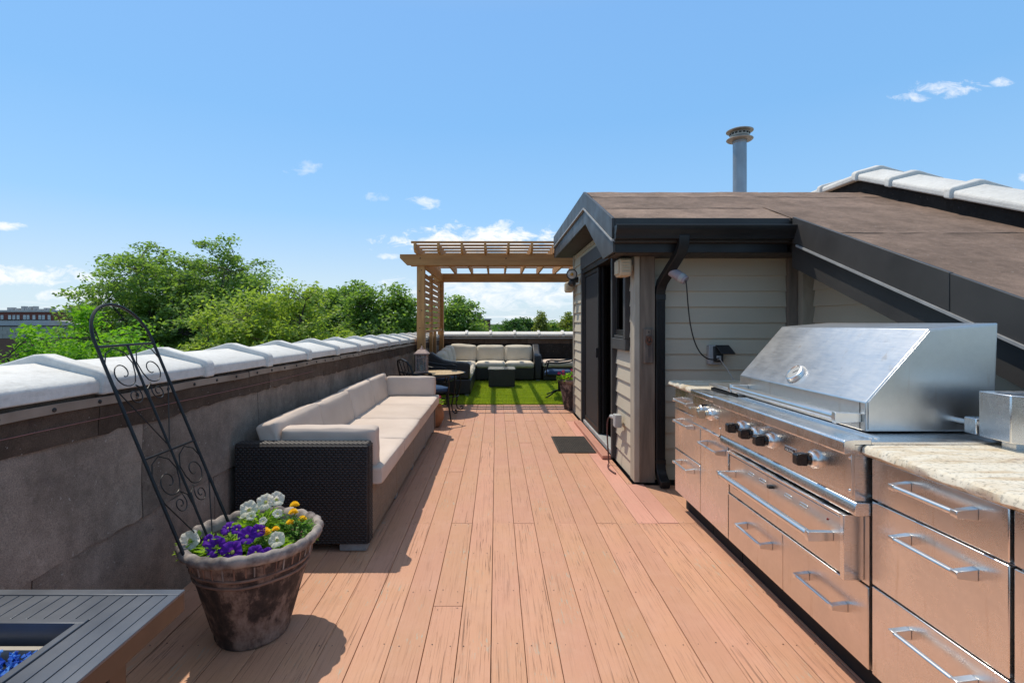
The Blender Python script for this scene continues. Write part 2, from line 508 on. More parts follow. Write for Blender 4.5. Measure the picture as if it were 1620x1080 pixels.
make_leaf('leaf_locust', (0.150, 0.245, 0.062), (0.265, 0.385, 0.110), trans=0.55)
make_leaf('leaf_bright', (0.150, 0.330, 0.021), (0.285, 0.540, 0.042))
make_leaf('leaf_light', (0.230, 0.320, 0.055), (0.390, 0.480, 0.110), trans=0.52)
make_leaf('leaf_mid', (0.150, 0.250, 0.055), (0.260, 0.380, 0.095), trans=0.52)
make_leaf('leaf_deep', (0.058, 0.133, 0.034), (0.111, 0.221, 0.054))
make_leaf('leaf_olive', (0.169, 0.215, 0.039), (0.286, 0.325, 0.078))
make_leaf('leaf_petunia', (0.18, 0.34, 0.025), (0.36, 0.52, 0.045), 12, 0.5)
make_leaf('leaf_marigold', (0.11, 0.24, 0.05), (0.20, 0.36, 0.085), 12, 0.45)
make_leaf('petal_white', (0.93, 0.90, 0.84), (0.88, 0.85, 0.78), 30, 0.6, 0.01)
make_leaf('petal_purple', (0.17, 0.03, 0.52), (0.10, 0.018, 0.36), 30, 0.5, 0.01)
make_leaf('petal_yellow', (0.88, 0.66, 0.03), (0.88, 0.52, 0.015), 60, 0.5, 0.01)
make_leaf('petal_pink', (0.62, 0.035, 0.16), (0.50, 0.02, 0.12), 30, 0.5, 0.01)
make_leaf('flower_throat', (0.62, 0.62, 0.16), (0.50, 0.55, 0.12), 60, 0.3, 0.02)
make_leaf('turf_blade', (0.36, 0.44, 0.035), (0.48, 0.55, 0.055), 2.2, 0.4, 0.03)
simple('turf_backing', (0.16, 0.22, 0.02), (0.19, 0.25, 0.025), 60, 0.95)
simple('bark', (0.075, 0.058, 0.045), (0.042, 0.034, 0.028), 6, 0.9, stretch=(3, 3, 0.6), bump=0.4)
simple('navy_fabric', (0.045, 0.085, 0.165), (0.032, 0.062, 0.125), 20, 0.9, spec=0.2)
simple('mosaic_stone', (0.55, 0.42, 0.27), (0.38, 0.28, 0.17), 26, 0.9, detail=2, bump=0.2, spec=0.1)
simple('lantern_copper', (0.42, 0.29, 0.25), (0.29, 0.20, 0.17), 18, 0.6, 0.1)
simple('candle_wax', (0.70, 0.64, 0.52), (0.66, 0.60, 0.48), 10, 0.6)
simple('speaker_tan', (0.56, 0.45, 0.30), (0.46, 0.36, 0.235), 6, 0.5)
simple('plastic_grey', (0.40, 0.40, 0.39), (0.33, 0.33, 0.32), 10, 0.55)
simple('plastic_mauve', (0.34, 0.285, 0.30), (0.27, 0.225, 0.24), 9, 0.55)
simple('galvanised', (0.36, 0.38, 0.40), (0.26, 0.275, 0.29), 7, 0.42, 0.75, stretch=(1, 1, 0.4), rvar=0.1)
simple('galvanised_cap', (0.47, 0.42, 0.36), (0.34, 0.30, 0.25), 9, 0.5, 0.5)
simple('mat_rubber', (0.058, 0.046, 0.036), (0.036, 0.030, 0.025), 20, 0.9)
simple('threshold_metal', (0.62, 0.62, 0.60), (0.5, 0.5, 0.48), 10, 0.4, 0.3)
simple('step_paint', (0.52, 0.24, 0.165), (0.44, 0.20, 0.14), 5, 0.6, bump=0.2, stretch=(8, 1, 8))
simple('term_bar', (0.34, 0.27, 0.215), (0.22, 0.165, 0.125), 5, 0.55, 0.3, bump=0.2)
simple('chalk_pink', (0.34, 0.15, 0.14), (0.26, 0.12, 0.11), 30, 0.9)
simple('red_brick', (0.19, 0.060, 0.042), (0.14, 0.048, 0.036), 3, 0.85)
simple('tan_brick', (0.28, 0.18, 0.125), (0.22, 0.14, 0.098), 2, 0.85)
simple('brown_brick', (0.16, 0.085, 0.060), (0.11, 0.060, 0.045), 8, 0.85)
simple('block_grey', (0.34, 0.335, 0.30), (0.28, 0.275, 0.25), 2, 0.85, var=0.06)
simple('roof_pale', (0.44, 0.42, 0.40), (0.36, 0.345, 0.33), 1, 0.85)
simple('cornice_pale', (0.50, 0.50, 0.48), (0.42, 0.42, 0.40), 1, 0.8)
simple('far_window', (0.50, 0.55, 0.56), (0.34, 0.40, 0.42), 0.6, 0.25)
simple('unit_metal', (0.42, 0.42, 0.41), (0.30, 0.30, 0.29), 1, 0.6)
simple('slab_dark', (0.018, 0.016, 0.015), (0.026, 0.023, 0.021), 3, 0.95)
simple('earth', (0.10, 0.11, 0.075), (0.07, 0.085, 0.055), 0.02, 0.95)
simple('cable_black', (0.012, 0.012, 0.012), (0.02, 0.02, 0.02), 30, 0.5)
simple('cable_red', (0.13, 0.035, 0.028), (0.06, 0.025, 0.02), 30, 0.6)
simple('cable_white', (0.45, 0.44, 0.42), (0.4, 0.39, 0.37), 30, 0.5)
simple('lamp_lens', (0.62, 0.58, 0.50), (0.5, 0.46, 0.4), 30, 0.15)
simple('lamp_amber', (0.60, 0.33, 0.07), (0.5, 0.26, 0.05), 30, 0.25)

# ------------------------------------------------------------------ mesh helpers
class MB:
    def __init__(s):
        s.v = []; s.f = []
    def add(s, vs, fs):
        o = len(s.v)
        s.v.extend([tuple(p) for p in vs])
        s.f.extend([tuple(i + o for i in f) for f in fs])
        return s
    def box(s, a, b):
        x0, y0, z0 = (min(a[i], b[i]) for i in range(3))
        x1, y1, z1 = (max(a[i], b[i]) for i in range(3))
        return s.add([(x0, y0, z0), (x1, y0, z0), (x1, y1, z0), (x0, y1, z0), (x0, y0, z1), (x1, y0, z1), (x1, y1, z1), (x0, y1, z1)],
                     [(0, 3, 2, 1), (4, 5, 6, 7), (0, 1, 5, 4), (1, 2, 6, 5), (2, 3, 7, 6), (3, 0, 4, 7)])
    def obox(s, c, size, rot=None):
        h = [x / 2 for x in size]
        vs = [Vector((sx * h[0], sy * h[1], sz * h[2])) for sz in (-1, 1) for (sx, sy) in ((-1, -1), (1, -1), (1, 1), (-1, 1))]
        if rot is not None:
            vs = [rot @ v for v in vs]
        vs = [v + Vector(c) for v in vs]
        return s.add(vs, [(0, 3, 2, 1), (4, 5, 6, 7), (0, 1, 5, 4), (1, 2, 6, 5), (2, 3, 7, 6), (3, 0, 4, 7)])
    def prism(s, poly, axis, lo, hi):
        """polygon in the two other axes (x,y,z order) pushed along axis"""
        n = len(poly)
        def P(p, h):
            if axis == 0: return (h, p[0], p[1])
            if axis == 1: return (p[0], h, p[1])
            return (p[0], p[1], h)
        vs = [P(p, lo) for p in poly] + [P(p, hi) for p in poly]
        fs = [tuple(range(n))[::-1], tuple(range(n, 2 * n))] + [(i, (i + 1) % n, n + (i + 1) % n, n + i) for i in range(n)]
        return s.add(vs, fs)
    def tube(s, pts, r, n=8, closed=False, caps=True):
        pts = [Vector(p) for p in pts]
        m = len(pts)
        rs = r if isinstance(r, (list, tuple)) else [r] * m
        prev = None
        rings = []
        for i in range(m):
            if closed:
                d = pts[(i + 1) % m] - pts[i - 1]
            else:
                d = pts[min(i + 1, m - 1)] - pts[max(i - 1, 0)]
            if d.length < 1e-9:
                d = Vector((0, 0, 1))
            d.normalize()
            if prev is None:
                a = Vector((0, 0, 1)) if abs(d.z) < 0.9 else Vector((1, 0, 0))
                u = d.cross(a).normalized()
            else:
                u = (prev - d * prev.dot(d))
                if u.length < 1e-6:
                    u = d.orthogonal()
                u.normalize()
            prev = u
            v = d.cross(u)
            rings.append([pts[i] + (u * math.cos(2 * math.pi * k / n) + v * math.sin(2 * math.pi * k / n)) * rs[i] for k in range(n)])
        vs = [p for rg in rings for p in rg]
        fs = []
        for i in range(m if closed else m - 1):
            j = (i + 1) % m
            for k in range(n):
                l = (k + 1) % n
                fs.append((i * n + k, i * n + l, j * n + l, j * n + k))
        if caps and not closed:
            fs.append(tuple(range(n))[::-1]); fs.append(tuple((m - 1) * n + k for k in range(n)))
        return s.add(vs, fs)
    def cyl(s, a, b, r, n=16):
        return s.tube([a, b], r, n)
    def lathe(s, prof, n=32, c=(0, 0, 0), fn=None, axis='z', ring=False):
        vs = []; fs = []
        m = len(prof)
        for i, (r, z) in enumerate(prof):
            for k in range(n):
                a = 2 * math.pi * k / n
                rr, zz = (r, z) if fn is None else fn(r, z, a)
                x, y = rr * math.cos(a), rr * math.sin(a)
                if axis == 'z': p = (x, y, zz)
                elif axis == 'x': p = (zz, x, y)
                else: p = (x, zz, y)
                vs.append((c[0] + p[0], c[1] + p[1], c[2] + p[2]))
        for i in range(m - 1):
            for k in range(n):
                l = (k + 1) % n
                fs.append((i * n + k, i * n + l, (i + 1) * n + l, (i + 1) * n + k))
        if ring:
            for k in range(n):
                l = (k + 1) % n
                fs.append(((m - 1) * n + k, (m - 1) * n + l, l, k))
        else:
            fs.append(tuple(range(n))[::-1]); fs.append(tuple((m - 1) * n + k for k in range(n)))
        return s.add(vs, fs)
    def cushion(s, c, size, rot=None, r=0.04, puff=0.02, n=10, axis=2, wr=0.003, sag=0.0):
        """soft rounded box; puff swells both faces of the thickness axis"""
        h = Vector(size) / 2
        ph = [random.uniform(0, 6) for _ in range(4)]
        def place(p):
            q = Vector((p[0] * h[0], p[1] * h[1], p[2] * h[2]))
            core = Vector([max(-h[i] + r, min(h[i] - r, q[i])) for i in range(3)])
            d = q - core
            if d.length > 1e-9:
                q = core + d.normalized() * r
            o = [i for i in range(3) if i != axis]
            k = (1 - p[o[0]] ** 2) * (1 - p[o[1]] ** 2)
            q[axis] += (1 if p[axis] > 0 else -1) * abs(p[axis]) * puff * math.sqrt(max(k, 0))
            if sag:
                q[axis] -= sag * k
            for i in o:
                q[i] += p[i] * (1 - p[axis] ** 2) * (1 - p[o[1 - o.index(i)]] ** 2) * puff * 0.35
            wv = math.sin(p[0] * 5 + ph[0] + p[1] * 3) * math.sin(p[1] * 6 + ph[1] + p[2] * 4) + 0.6 * math.sin(p[2] * 7 + p[0] * 9 + ph[2])
            q += Vector((1, 1, 1)) * wr * wv
            if rot is not None:
                q = rot @ q
            return q + Vector(c)
        bm = bmesh.new()
        bmesh.ops.create_cube(bm, size=2)
        bmesh.ops.subdivide_edges(bm, edges=bm.edges[:], cuts=n, use_grid_fill=True)
        # push the outermost rows towards the corners so the rounding is resolved
        bm.verts.ensure_lookup_table(); bm.verts.index_update()
        vs = []
        for v in bm.verts:
            p = [math.copysign(abs(x) ** 0.62, x) if abs(x) < 1 else x for x in v.co]
            vs.append(place(p))
        fs = [tuple(l.vert.index for l in f.loops) for f in bm.faces]
        bm.free()
        return s.add(vs, fs)
    def mesh(s, name, off=(0, 0, 0), smooth=35):
        me = bpy.data.meshes.new(name)
        o = Vector(off)
        me.from_pydata([(p[0] - o[0], p[1] - o[1], p[2] - o[2]) for p in s.v], [], s.f)
        me.validate()
        bm = bmesh.new(); bm.from_mesh(me)
        bmesh.ops.recalc_face_normals(bm, faces=bm.faces)
        bm.to_mesh(me); bm.free()
        if smooth:
            me.polygons.foreach_set('use_smooth', [True] * len(me.polygons))
            me.set_sharp_from_angle(angle=R(smooth))
        me.update()
        return me

WB = {}
def root(name, loc, label=None, cat=None, group=None, kind=None):
    o = bpy.data.objects.new(name, None)
    o.empty_display_size = 0.1
    col.objects.link(o)
    o.location = loc
    WB[o.name] = Vector(loc)
    tag(o, label, cat, group, kind)
    return o
def tag(o, label=None, cat=None, group=None, kind=None):
    if label: o['label'] = label
    if cat: o['category'] = cat
    if group: o['group'] = group
    if kind: o['kind'] = kind
    return o
def finish(o, mat, bevel):
    if mat is not None and not o.data.materials:
        o.data.materials.append(MATS[mat])
    if bevel:
        b = o.modifiers.new('bevel', 'BEVEL')
        b.width = bevel; b.segments = 2; b.limit_method = 'ANGLE'; b.angle_limit = R(40)
        b.harden_normals = False
def part(name, mb, mat, parent, bevel=0, smooth=35, label=None, kind=None):
    base = WB[parent.name]
    me = mb.mesh(name, base, smooth) if isinstance(mb, MB) else mb
    o = bpy.data.objects.new(name, me)
    col.objects.link(o)
    o.parent = parent
    WB[o.name] = base
    finish(o, mat, bevel)
    if label: o['label'] = label
    if kind: o['kind'] = kind
    return o
def single(name, mb, mat, loc, label=None, cat=None, group=None, kind=None, bevel=0, smooth=35):
    me = mb.mesh(name, loc, smooth)
    o = bpy.data.objects.new(name, me)
    col.objects.link(o)
    o.location = loc
    WB[o.name] = Vector(loc)
    finish(o, mat, bevel)
    return tag(o, label, cat, group, kind)
def kids(o):
    return [c for c in bpy.data.objects if c.parent == o]
def copy_tree(o, parent=None):
    c = o.copy()
    col.objects.link(c)
    c.parent = parent
    for ch in kids(o):
        copy_tree(ch, c)
    return c
def raw_mesh(name, verts, faces, mat, nverts):
    """numpy arrays: verts (n,3), faces (m,k)"""
    me = bpy.data.meshes.new(name)
    me.vertices.add(len(verts))
    me.vertices.foreach_set('co', np.asarray(verts, dtype=np.float32).ravel())
    m = len(faces)
    me.loops.add(m * nverts)
    me.loops.foreach_set('vertex_index', np.asarray(faces, dtype=np.int32).ravel())
    me.polygons.add(m)
    me.polygons.foreach_set('loop_start', np.arange(m, dtype=np.int32) * nverts)
    me.polygons.foreach_set('loop_total', np.full(m, nverts, dtype=np.int32))
    me.update(calc_edges=True)
    me.materials.append(MATS[mat])
    return me
def text_mesh(body, size, extrude=0.0006):
    cu = bpy.data.curves.new('lettering', 'FONT')
    cu.body = body; cu.size = size; cu.extrude = extrude
    cu.align_x = 'CENTER'; cu.align_y = 'CENTER'; cu.resolution_u = 3
    ob = bpy.data.objects.new('lettering', cu)
    col.objects.link(ob)
    dg = bpy.context.evaluated_depsgraph_get()
    me = bpy.data.meshes.new_from_object(ob.evaluated_get(dg))
    bpy.data.objects.remove(ob)
    return me
def arc(c, r, a0, a1, n, plane='xz'):
    out = []
    for i in range(n + 1):
        a = R(a0 + (a1 - a0) * i / n)
        u, v = r * math.cos(a), r * math.sin(a)
        if plane == 'xz': out.append((c[0] + u, c[1], c[2] + v))
        elif plane == 'yz': out.append((c[0], c[1] + u, c[2] + v))
        else: out.append((c[0] + u, c[1] + v, c[2]))
    return out
ORD = ['nearest', 'second', 'third', 'fourth', 'fifth', 'sixth', 'seventh', 'eighth']

# ------------------------------------------------------------------ the setting: ground, roof slab, deck, turf
g = MB(); g.add([(-4000, -4000, -11), (4000, -4000, -11), (4000, 4000, -11), (-4000, 4000, -11)], [(0, 1, 2, 3)])
single('ground', g, 'earth', (0, 0, -11), kind='structure')
sl = MB(); sl.box((-2.15, -3.0, -11), (4.35, 13.55, -0.08))
single('roof_slab', sl, 'slab_dark', (0, 5, -11), kind='structure')

deck = root('deck', (0, 0, 0), kind='structure')
PITCH = 0.1445
NAIL = MB()
def deck_board(x0, x1, y0, y1, mat='deck_paint'):
    b = MB()
    dz = random.uniform(-0.0015, 0.0015)
    tl = random.uniform(-0.0012, 0.0012)
    b.box((x0, y0, -0.034), (x1, y1, dz))
    b.v[5 - 1] = (x0, y0, dz + tl)
    o = part('board', b, mat, deck, bevel=0.0018)
    yj = math.ceil((y0 - 0.02) / 0.44) * 0.44
    ys = [y0 + 0.025, y1 - 0.025]
    while yj < y1 - 0.08:
        if yj > y0 + 0.08: ys.append(yj)
        yj += 0.44
    for yy in ys:
        if yy < -0.2 or yy > 8.5: continue
        for xx in (x0 + 0.028, x1 - 0.028):
            cx, cy = xx + random.uniform(-.008, .008), yy + random.uniform(-.012, .012)
            rr = random.choice((0.0022, 0.003, 0.0036))
            NAIL.add([(cx + rr * math.cos(k * math.pi / 3), cy + rr * math.sin(k * math.pi / 3), dz + 0.0012) for k in range(6)], [tuple(range(6))])
for k in range(-12, 12):
    x0 = -0.022 + k * PITCH + random.uniform(.0010, .0020)
    x1 = -0.022 + (k + 1) * PITCH - random.uniform(.0010, .0022)
    if x0 > 1.60: continue
    if x0 > 1.10:
        ends = [-1.6, 1.33, 3.53, 4.36] if k % 2 or k == 8 else [-1.6, 2.4, 4.36]
        if x0 < 1.15: ends[-1] = 4.38
        segs = [(ends[i], ends[i + 1]) for i in range(len(ends) - 1)] + [(7.93, 12.9)]
    else:
        if k in (-2, 0, 1, 3, 5, 6, 7, 9, -4, -6, -8, -11):
            ends = [-1.6, 3.53, 7.2, 12.9] if k % 2 else [-1.6, 1.1, 3.53, 8.3, 12.9]
        else:
            ends = [-1.6, 1.7, 5.9, 9.1, 12.9] if k % 3 else [-1.6, 0.9, 4.75, 8.4, 12.9]
        if k == -2: ends = [-1.6, 2.50, 3.53, 7.2, 12.9]
        segs = [(ends[i], ends[i + 1]) for i in range(len(ends) - 1)]
    for (a, b) in segs:
        left = x0
        if k <= -11: left = max(x0, -1.72 + 0.024 * a + 0.02)
        if left < x1 - 0.03:
            deck_board(left, x1, a + 0.0015, b - 0.0015, 'deck_paint_fresh' if (k in (7, 8) and 3.4 < a < 3.6) else 'deck_paint')
for (a_, b_) in ((4.38, 5.05), (5.05, 7.93)):
    deck_board(1.1365, 1.181, a_ + .002, b_ - .002)
part('nail_head', NAIL, 'bolt_dark', deck, smooth=0, kind='stuff')

# artificial turf laid on the far end of the deck
turf = root('artificial_turf', (0.2, 10.6, 0.002), kind='structure')
tb = MB(); tb.box((-1.40, 8.62, 0.003), (1.95, 12.92, 0.012))
part('backing', tb, 'turf_backing', turf)
def make_turf():
    n = 95000
    x = RNG.uniform(-1.39, 1.94, n); y = 8.625 + (12.9 - 8.625) * RNG.random(n) ** 1.35
    h = RNG.uniform(0.018, 0.036, n); a = RNG.uniform(0, 2 * np.pi, n); lean = RNG.uniform(0, 0.018, n); la = RNG.uniform(0, 2 * np.pi, n)
    wdt = RNG.uniform(0.0025, 0.0045, n)
    z0 = 0.011
    v = np.zeros((n, 3, 3))
    v[:, 0] = np.stack([x - np.cos(a) * wdt, y - np.sin(a) * wdt, np.full(n, z0)], 1)
    v[:, 1] = np.stack([x + np.cos(a) * wdt, y + np.sin(a) * wdt, np.full(n, z0)], 1)
    v[:, 2] = np.stack([x + np.cos(la) * lean, y + np.sin(la) * lean, z0 + h], 1)
    v = v.reshape(-1, 3) - np.array([0.2, 10.6, 0.002])
    part('blades', raw_mesh('blades', v, np.arange(3 * n).reshape(-1, 3), 'turf_blade', 3), None, turf, kind='stuff')
make_turf()

# ------------------------------------------------------------------ parapet walls with white coping
def wx(y): return -1.72 + 0.024 * y
def wz(y): return 1.122 - 0.0085 * y
PROF = [(-0.02, 0.0), (-0.02, 0.05), (-0.005, 0.066), (0.24, 0.125), (0.485, 0.066), (0.50, 0.05), (0.50, 0.0)]
RIB = [(-0.04, -0.008), (-0.04, 0.062), (-0.03, 0.080), (-0.012, 0.092), (0.12, 0.128), (0.22, 0.158), (0.26, 0.158), (0.36, 0.128), (0.49, 0.092), (0.51, 0.080), (0.52, 0.062), (0.52, -0.008)]
def loft(mb, prof, s0, s1, fn, jit=0.0):
    n = len(prof)
    vs = []
    for s in (s0, s1):
        for (u, z) in prof:
            vs.append(fn(s, u, z + (random.uniform(-jit, jit) if jit else 0)))
    fs = [tuple(range(n))[::-1], tuple(range(n, 2 * n))] + [(i, (i + 1) % n, n + (i + 1) % n, n + i) for i in range(n)]
    mb.add(vs, fs)
def rough_sheet(mb, s0, s1, z0fn, z1fn, fn, t=0.006, step=0.12, jag=0.008, u0=0.0):
    """roofing felt on a wall face with uneven edges and a slight ripple"""
    n = max(2, int((s1 - s0) / step))
    vs = []
    rows = 5
    for i in range(n + 1):
        s = s0 + (s1 - s0) * i / n
        jb = random.uniform(-jag, jag); jt = random.uniform(-jag, jag)
        a, b = z0fn(s) + jb, z1fn(s) + jt
        for j in range(rows + 1):
            z = a + (b - a) * j / rows
            rip = 0.0035 * math.sin(s * 9 + j * 1.3 + s0 * 5) + random.uniform(-.001, .001)
            vs.append(fn(s, u0 + t + rip, z))
    base = len(vs)
    for i in range(n + 1):
        s = s0 + (s1 - s0) * i / n
        for j in (0, rows):
            p = vs[i * (rows + 1) + j]
            vs.append(fn(s, u0 - 0.004, p[2]))
    fs = []
    for i in range(n):
        for j in range(rows):
            q = i * (rows + 1) + j
            fs.append((q, q + rows + 1, q + rows + 2, q + 1))
        fs.append((base + 2 * i, base + 2 * i + 2, (i + 1) * (rows + 1), i * (rows + 1)))
        fs.append((i * (rows + 1) + rows, (i + 1) * (rows + 1) + rows, base + 2 * i + 3, base + 2 * i + 1))
    for i in (0, n):
        fs.append(tuple(i * (rows + 1) + j for j in range(rows + 1)) + (base + 2 * i + 1, base + 2 * i))
    mb.add(vs, fs)

lw = root('parapet_wall', (-1.9, 5, -0.08), 'long brown felt-covered parapet wall with white coping left of the deck', 'wall')
core = MB()
core.add([(wx(-2.6), -2.6, -0.08), (wx(12.98), 12.98, -0.08), (-2.13, 12.98, -0.08), (-2.13, -2.6, -0.08),
          (wx(-2.6), -2.6, wz(-2.6)), (wx(12.98), 12.98, wz(12.98)), (-2.13, 12.98, wz(12.98)), (-2.13, -2.6, wz(-2.6))],
         [(0, 3, 2, 1), (4, 5, 6, 7), (0, 1, 5, 4), (1, 2, 6, 5), (2, 3, 7, 6), (3, 0, 4, 7)])
part('wall_core', core, 'felt_dark', lw)
lf = lambda s, u, z: (wx(s) + u, s, z)
joints_low = [-0.4, 0.7, 1.82, 2.95, 4.05, 5.2, 6.3, 7.4, 8.5, 9.7, 10.8, 11.9, 12.9]
for i in range(len(joints_low) - 1):
    m = MB(); rough_sheet(m, joints_low[i] + .004, joints_low[i + 1] - .004, lambda s: 0.0, lambda s: 0.50, lf, 0.004, jag=0.004)
    part('felt_sheet', m, 'felt_grey', lw)
joints_up = [-0.9, 0.2, 1.25, 2.36, 3.45, 4.55, 5.75, 6.85, 7.9, 9.0, 10.1, 11.2, 12.3, 12.9]
for i in range(len(joints_up) - 1):
    m = MB(); rough_sheet(m, joints_up[i] + .003, joints_up[i + 1] - .003, lambda s: 0.485 - 0.03 * math.sin(s * 1.1 + .8), lambda s: wz(s) - 0.11, lf, 0.012, jag=0.007, step=0.05)
    part('felt_sheet', m, 'felt_grey', lw)
joints_band = [-1.0, 0.6, 2.1, 3.6, 4.66, 5.9, 7.1, 8.3, 9.5, 10.7, 11.9, 12.9]
for i in range(len(joints_band) - 1):
    m = MB(); rough_sheet(m, joints_band[i] + .002, joints_band[i + 1] - .002, lambda s: wz(s) - 0.165 + .006 * math.sin(s * 2.1), lambda s: wz(s) - 0.012, lf, 0.020, jag=0.003 if joints_band[i] < 2 else .008, step=.05)
    part('felt_band', m, 'felt_dark', lw)
m = MB()
pts = [(wx(s) + 0.0250 + 0.001 * math.sin(s * 5), s, wz(s) - 0.105 + 0.006 * math.sin(s * 1.3)) for s in np.arange(0.8, 4.6, 0.2)]
m.tube(pts, 0.0016, 5)
part('chalk_line', m, 'chalk_pink', lw)
bars = [-0.6, 1.15, 3.3, 5.4, 7.6, 9.6, 11.5, 12.9]
for i in range(len(bars) - 1):
    m = MB()
    n = 14
    for k in range(n):
        a = bars[i] + (bars[i + 1] - bars[i] - 0.01) * k / n; b = bars[i] + (bars[i + 1] - bars[i] - 0.01) * (k + 1) / n
        z0 = lambda s: wz(s) - 0.048 + 0.003 * math.sin(s * 7 + i)
        m.add([(wx(a) + .020, a, z0(a)), (wx(b) + .020, b, z0(b)), (wx(b) + .020, b, z0(b) + .034), (wx(a) + .020, a, z0(a) + .034),
               (wx(a) + .032, a, z0(a)), (wx(b) + .032, b, z0(b)), (wx(b) + .030, b, z0(b) + .034), (wx(a) + .030, a, z0(a) + .034)],
              [(0, 3, 2, 1), (4, 5, 6, 7), (0, 1, 5, 4), (2, 3, 7, 6)])
    tb_ = part('termination_bar', m, 'term_bar', lw)
    for k in range(int((bars[i + 1] - bars[i]) / 0.21)):
        s = bars[i] + 0.1 + k * 0.21
        if 1.3 < s < 7.5:
            q = MB(); q.lathe([(0.0085, 0), (0.008, 0.004), (0.004, 0.006)], 8, (wx(s) + 0.031, s, wz(s) - 0.031), axis='x')
            part('screw', q, 'bolt_dark', tb_)
s = -0.75; 
while s < 12.9:
    e = min(s + 0.722, 12.99)
    m = MB(); loft(m, PROF, s, e, lambda a, u, z: (wx(a) - u, a, wz(a) + z + 0.002))
    st = part('coping_stone', m, 'coping_white', lw, bevel=0.007)
    m = MB(); loft(m, RIB, s - 0.036, s + 0.036, lambda a, u, z: (wx(a) - u, a, wz(a) + z + 0.004))
    part('rib', m, 'coping_white', st, bevel=0.009)
    s += 0.722

bw = root('parapet_wall', (1.0, 13.2, -0.08), 'dark tarred parapet wall with white coping across the far end', 'wall')
BZ = 1.035
m = MB(); m.box((wx(13) - .7, 13.02, -0.08), (4.3, 13.52, BZ)); part('wall_core', m, 'felt_tar', bw)
bf = lambda s, u, z: (s, 13.02 - u, z)
xs = [-1.40, -0.3, 0.8, 1.9, 3.0, 4.2]
for i in range(5):
    m = MB(); rough_sheet(m, xs[i] + .004, xs[i + 1] - .004, lambda s: 0.0, lambda s: 0.86, bf, 0.010, jag=0.01); part('felt_sheet', m, 'felt_tar', bw)
    m = MB(); rough_sheet(m, xs[i] + .004, xs[i + 1] - .004, lambda s: 0.84, lambda s: BZ - .012, bf, 0.005, jag=0.004); part('felt_band', m, 'felt_dark', bw)
m = MB(); m.box((-1.39, 12.985, BZ - .05), (4.2, 13.003, BZ - .018)); part('termination_bar', m, 'trim_metal', bw)
s = -2.02
while s < 4.2:
    e = min(s + 0.625, 4.3)
    m = MB(); loft(m, PROF, s, e, lambda a, u, z: (a, 13.0 + u, BZ + z + 0.002))
    st = part('coping_stone', m, 'coping_white', bw, bevel=0.012)
    m = MB(); loft(m, RIB, s - .034, s + .034, lambda a, u, z: (a, 13.0 + u, BZ + z + 0.004)); part('rib', m, 'coping_white', st, bevel=0.012)
    s += 0.625

# ------------------------------------------------------------------ stair house with its roof
HX, HY, HF = 1.21, 4.50, 7.92       # deck-side wall plane, near wall plane, far end
RX = 0.95                           # rake plane over the deck side
SX = 2.39                           # rake plane beside the grill
PX = 3.90                           # party wall plane
def rz(y): return 2.79 if y > 5.43 else 2.24 + (y - 4.11) * 0.4167
house = root('stair_house', (2.6, 6.0, -0.08), 'grey clapboard stair house with dark eaves and brown felt roof', 'house')

core = MB()
core.prism([(HY + .03, -0.08), (HF - .03, -0.08), (HF - .03, 2.46), (5.43, 2.46), (4.56, 1.98), (HY + .03, 1.98)], 0, HX + 1.15, PX)
core.prism([(HY + .03, -0.08), (5.205, -0.08), (5.205, 2.33), (4.56, 1.98), (HY + .03, 1.98)], 0, HX + 0.03, HX + 1.149)
core.box((HX + .03, 6.99, -.08), (HX + 1.149, HF - .03, 2.46))
core.prism([(5.206, 2.14), (6.989, 2.14), (6.989, 2.46), (5.43, 2.46), (5.206, 2.33)], 0, HX + .03, HX + 1.149)
core.prism([(-1.2, -0.08), (HY + .03, -0.08), (HY + .03, 2.0), (-1.2, 0.05)], 0, 2.80, PX)
part('wall_core', core, 'soffit_brown', house)
m = MB(); m.box((HX + .125, 5.207, -.08), (HX + 1.148, 6.988, .02)); part('landing', m, 'casing_grey', house)

def clap_wall(name, openings, s_lo, s_hi, z_lo, z_hi, place, topfn=None, step=0.140, botfn=None):
    """lapped boards, each its own object; place(s, out, z) -> point"""
    wl = part(name, MB().add([place(s_lo, .002, z_lo), place(s_hi, .002, z_lo), place(s_hi, .002, z_lo + .03), place(s_lo, .002, z_lo + .03)], [(0, 1, 2, 3)]), 'siding', house)
    z = z_lo
    while z < z_hi - 0.01:
        z1 = min(z + step + 0.012, z_hi)
        spans = [(s_lo, s_hi)]
        for (a, b, c, d) in openings:
            if z1 - 0.012 > c + .004 and z < d - 0.004:
                new = []
                for (p, q) in spans:
                    if a > p + .002: new.append((p, min(a, q)))
                    if b < q - .002: new.append((max(b, p), q))
                spans = [t for t in new if t[1] - t[0] > 0.01]
        for (p, q) in spans:
            zt = [z1, z1]
            if topfn:
                if topfn(p) < z + .01 and topfn(q) < z + 0.01: continue
                n = 1 + int((q - p) / 0.12)
                ss = [p + (q - p) * i / n for i in range(n + 1)]
                ss = [t for t in ss if topfn(t) > z + 0.004]
                if len(ss) < 2: continue
            else:
                ss = [p, q]
            vs = []
            for t in ss:
                tz = min(z1, topfn(t)) if topfn else z1
                f = (tz - z) / (step + .012)
                vs += [place(t, 0.0, z), place(t, 0.024, z), place(t, 0.024 - 0.020 * f, tz), place(t, -0.002, tz)]
            fs = []
            for i in range(len(ss) - 1):
                o = 4 * i
                for k in range(4):
                    l = (k + 1) % 4
                    fs.append((o + k, o + l, o + 4 + l, o + 4 + k))
            fs += [(3, 2, 1, 0), tuple(4 * (len(ss) - 1) + k for k in range(4))]
            part('clapboard', MB().add(vs, fs), 'siding', wl, smooth=0)
        z += step
    return wl
def soff(y):
    return 2.45 if y > 5.43 else max(1.985, 1.97 + (y - 4.52) * 0.54)
DOOR = (5.20, 7.00, -.05, 2.16)
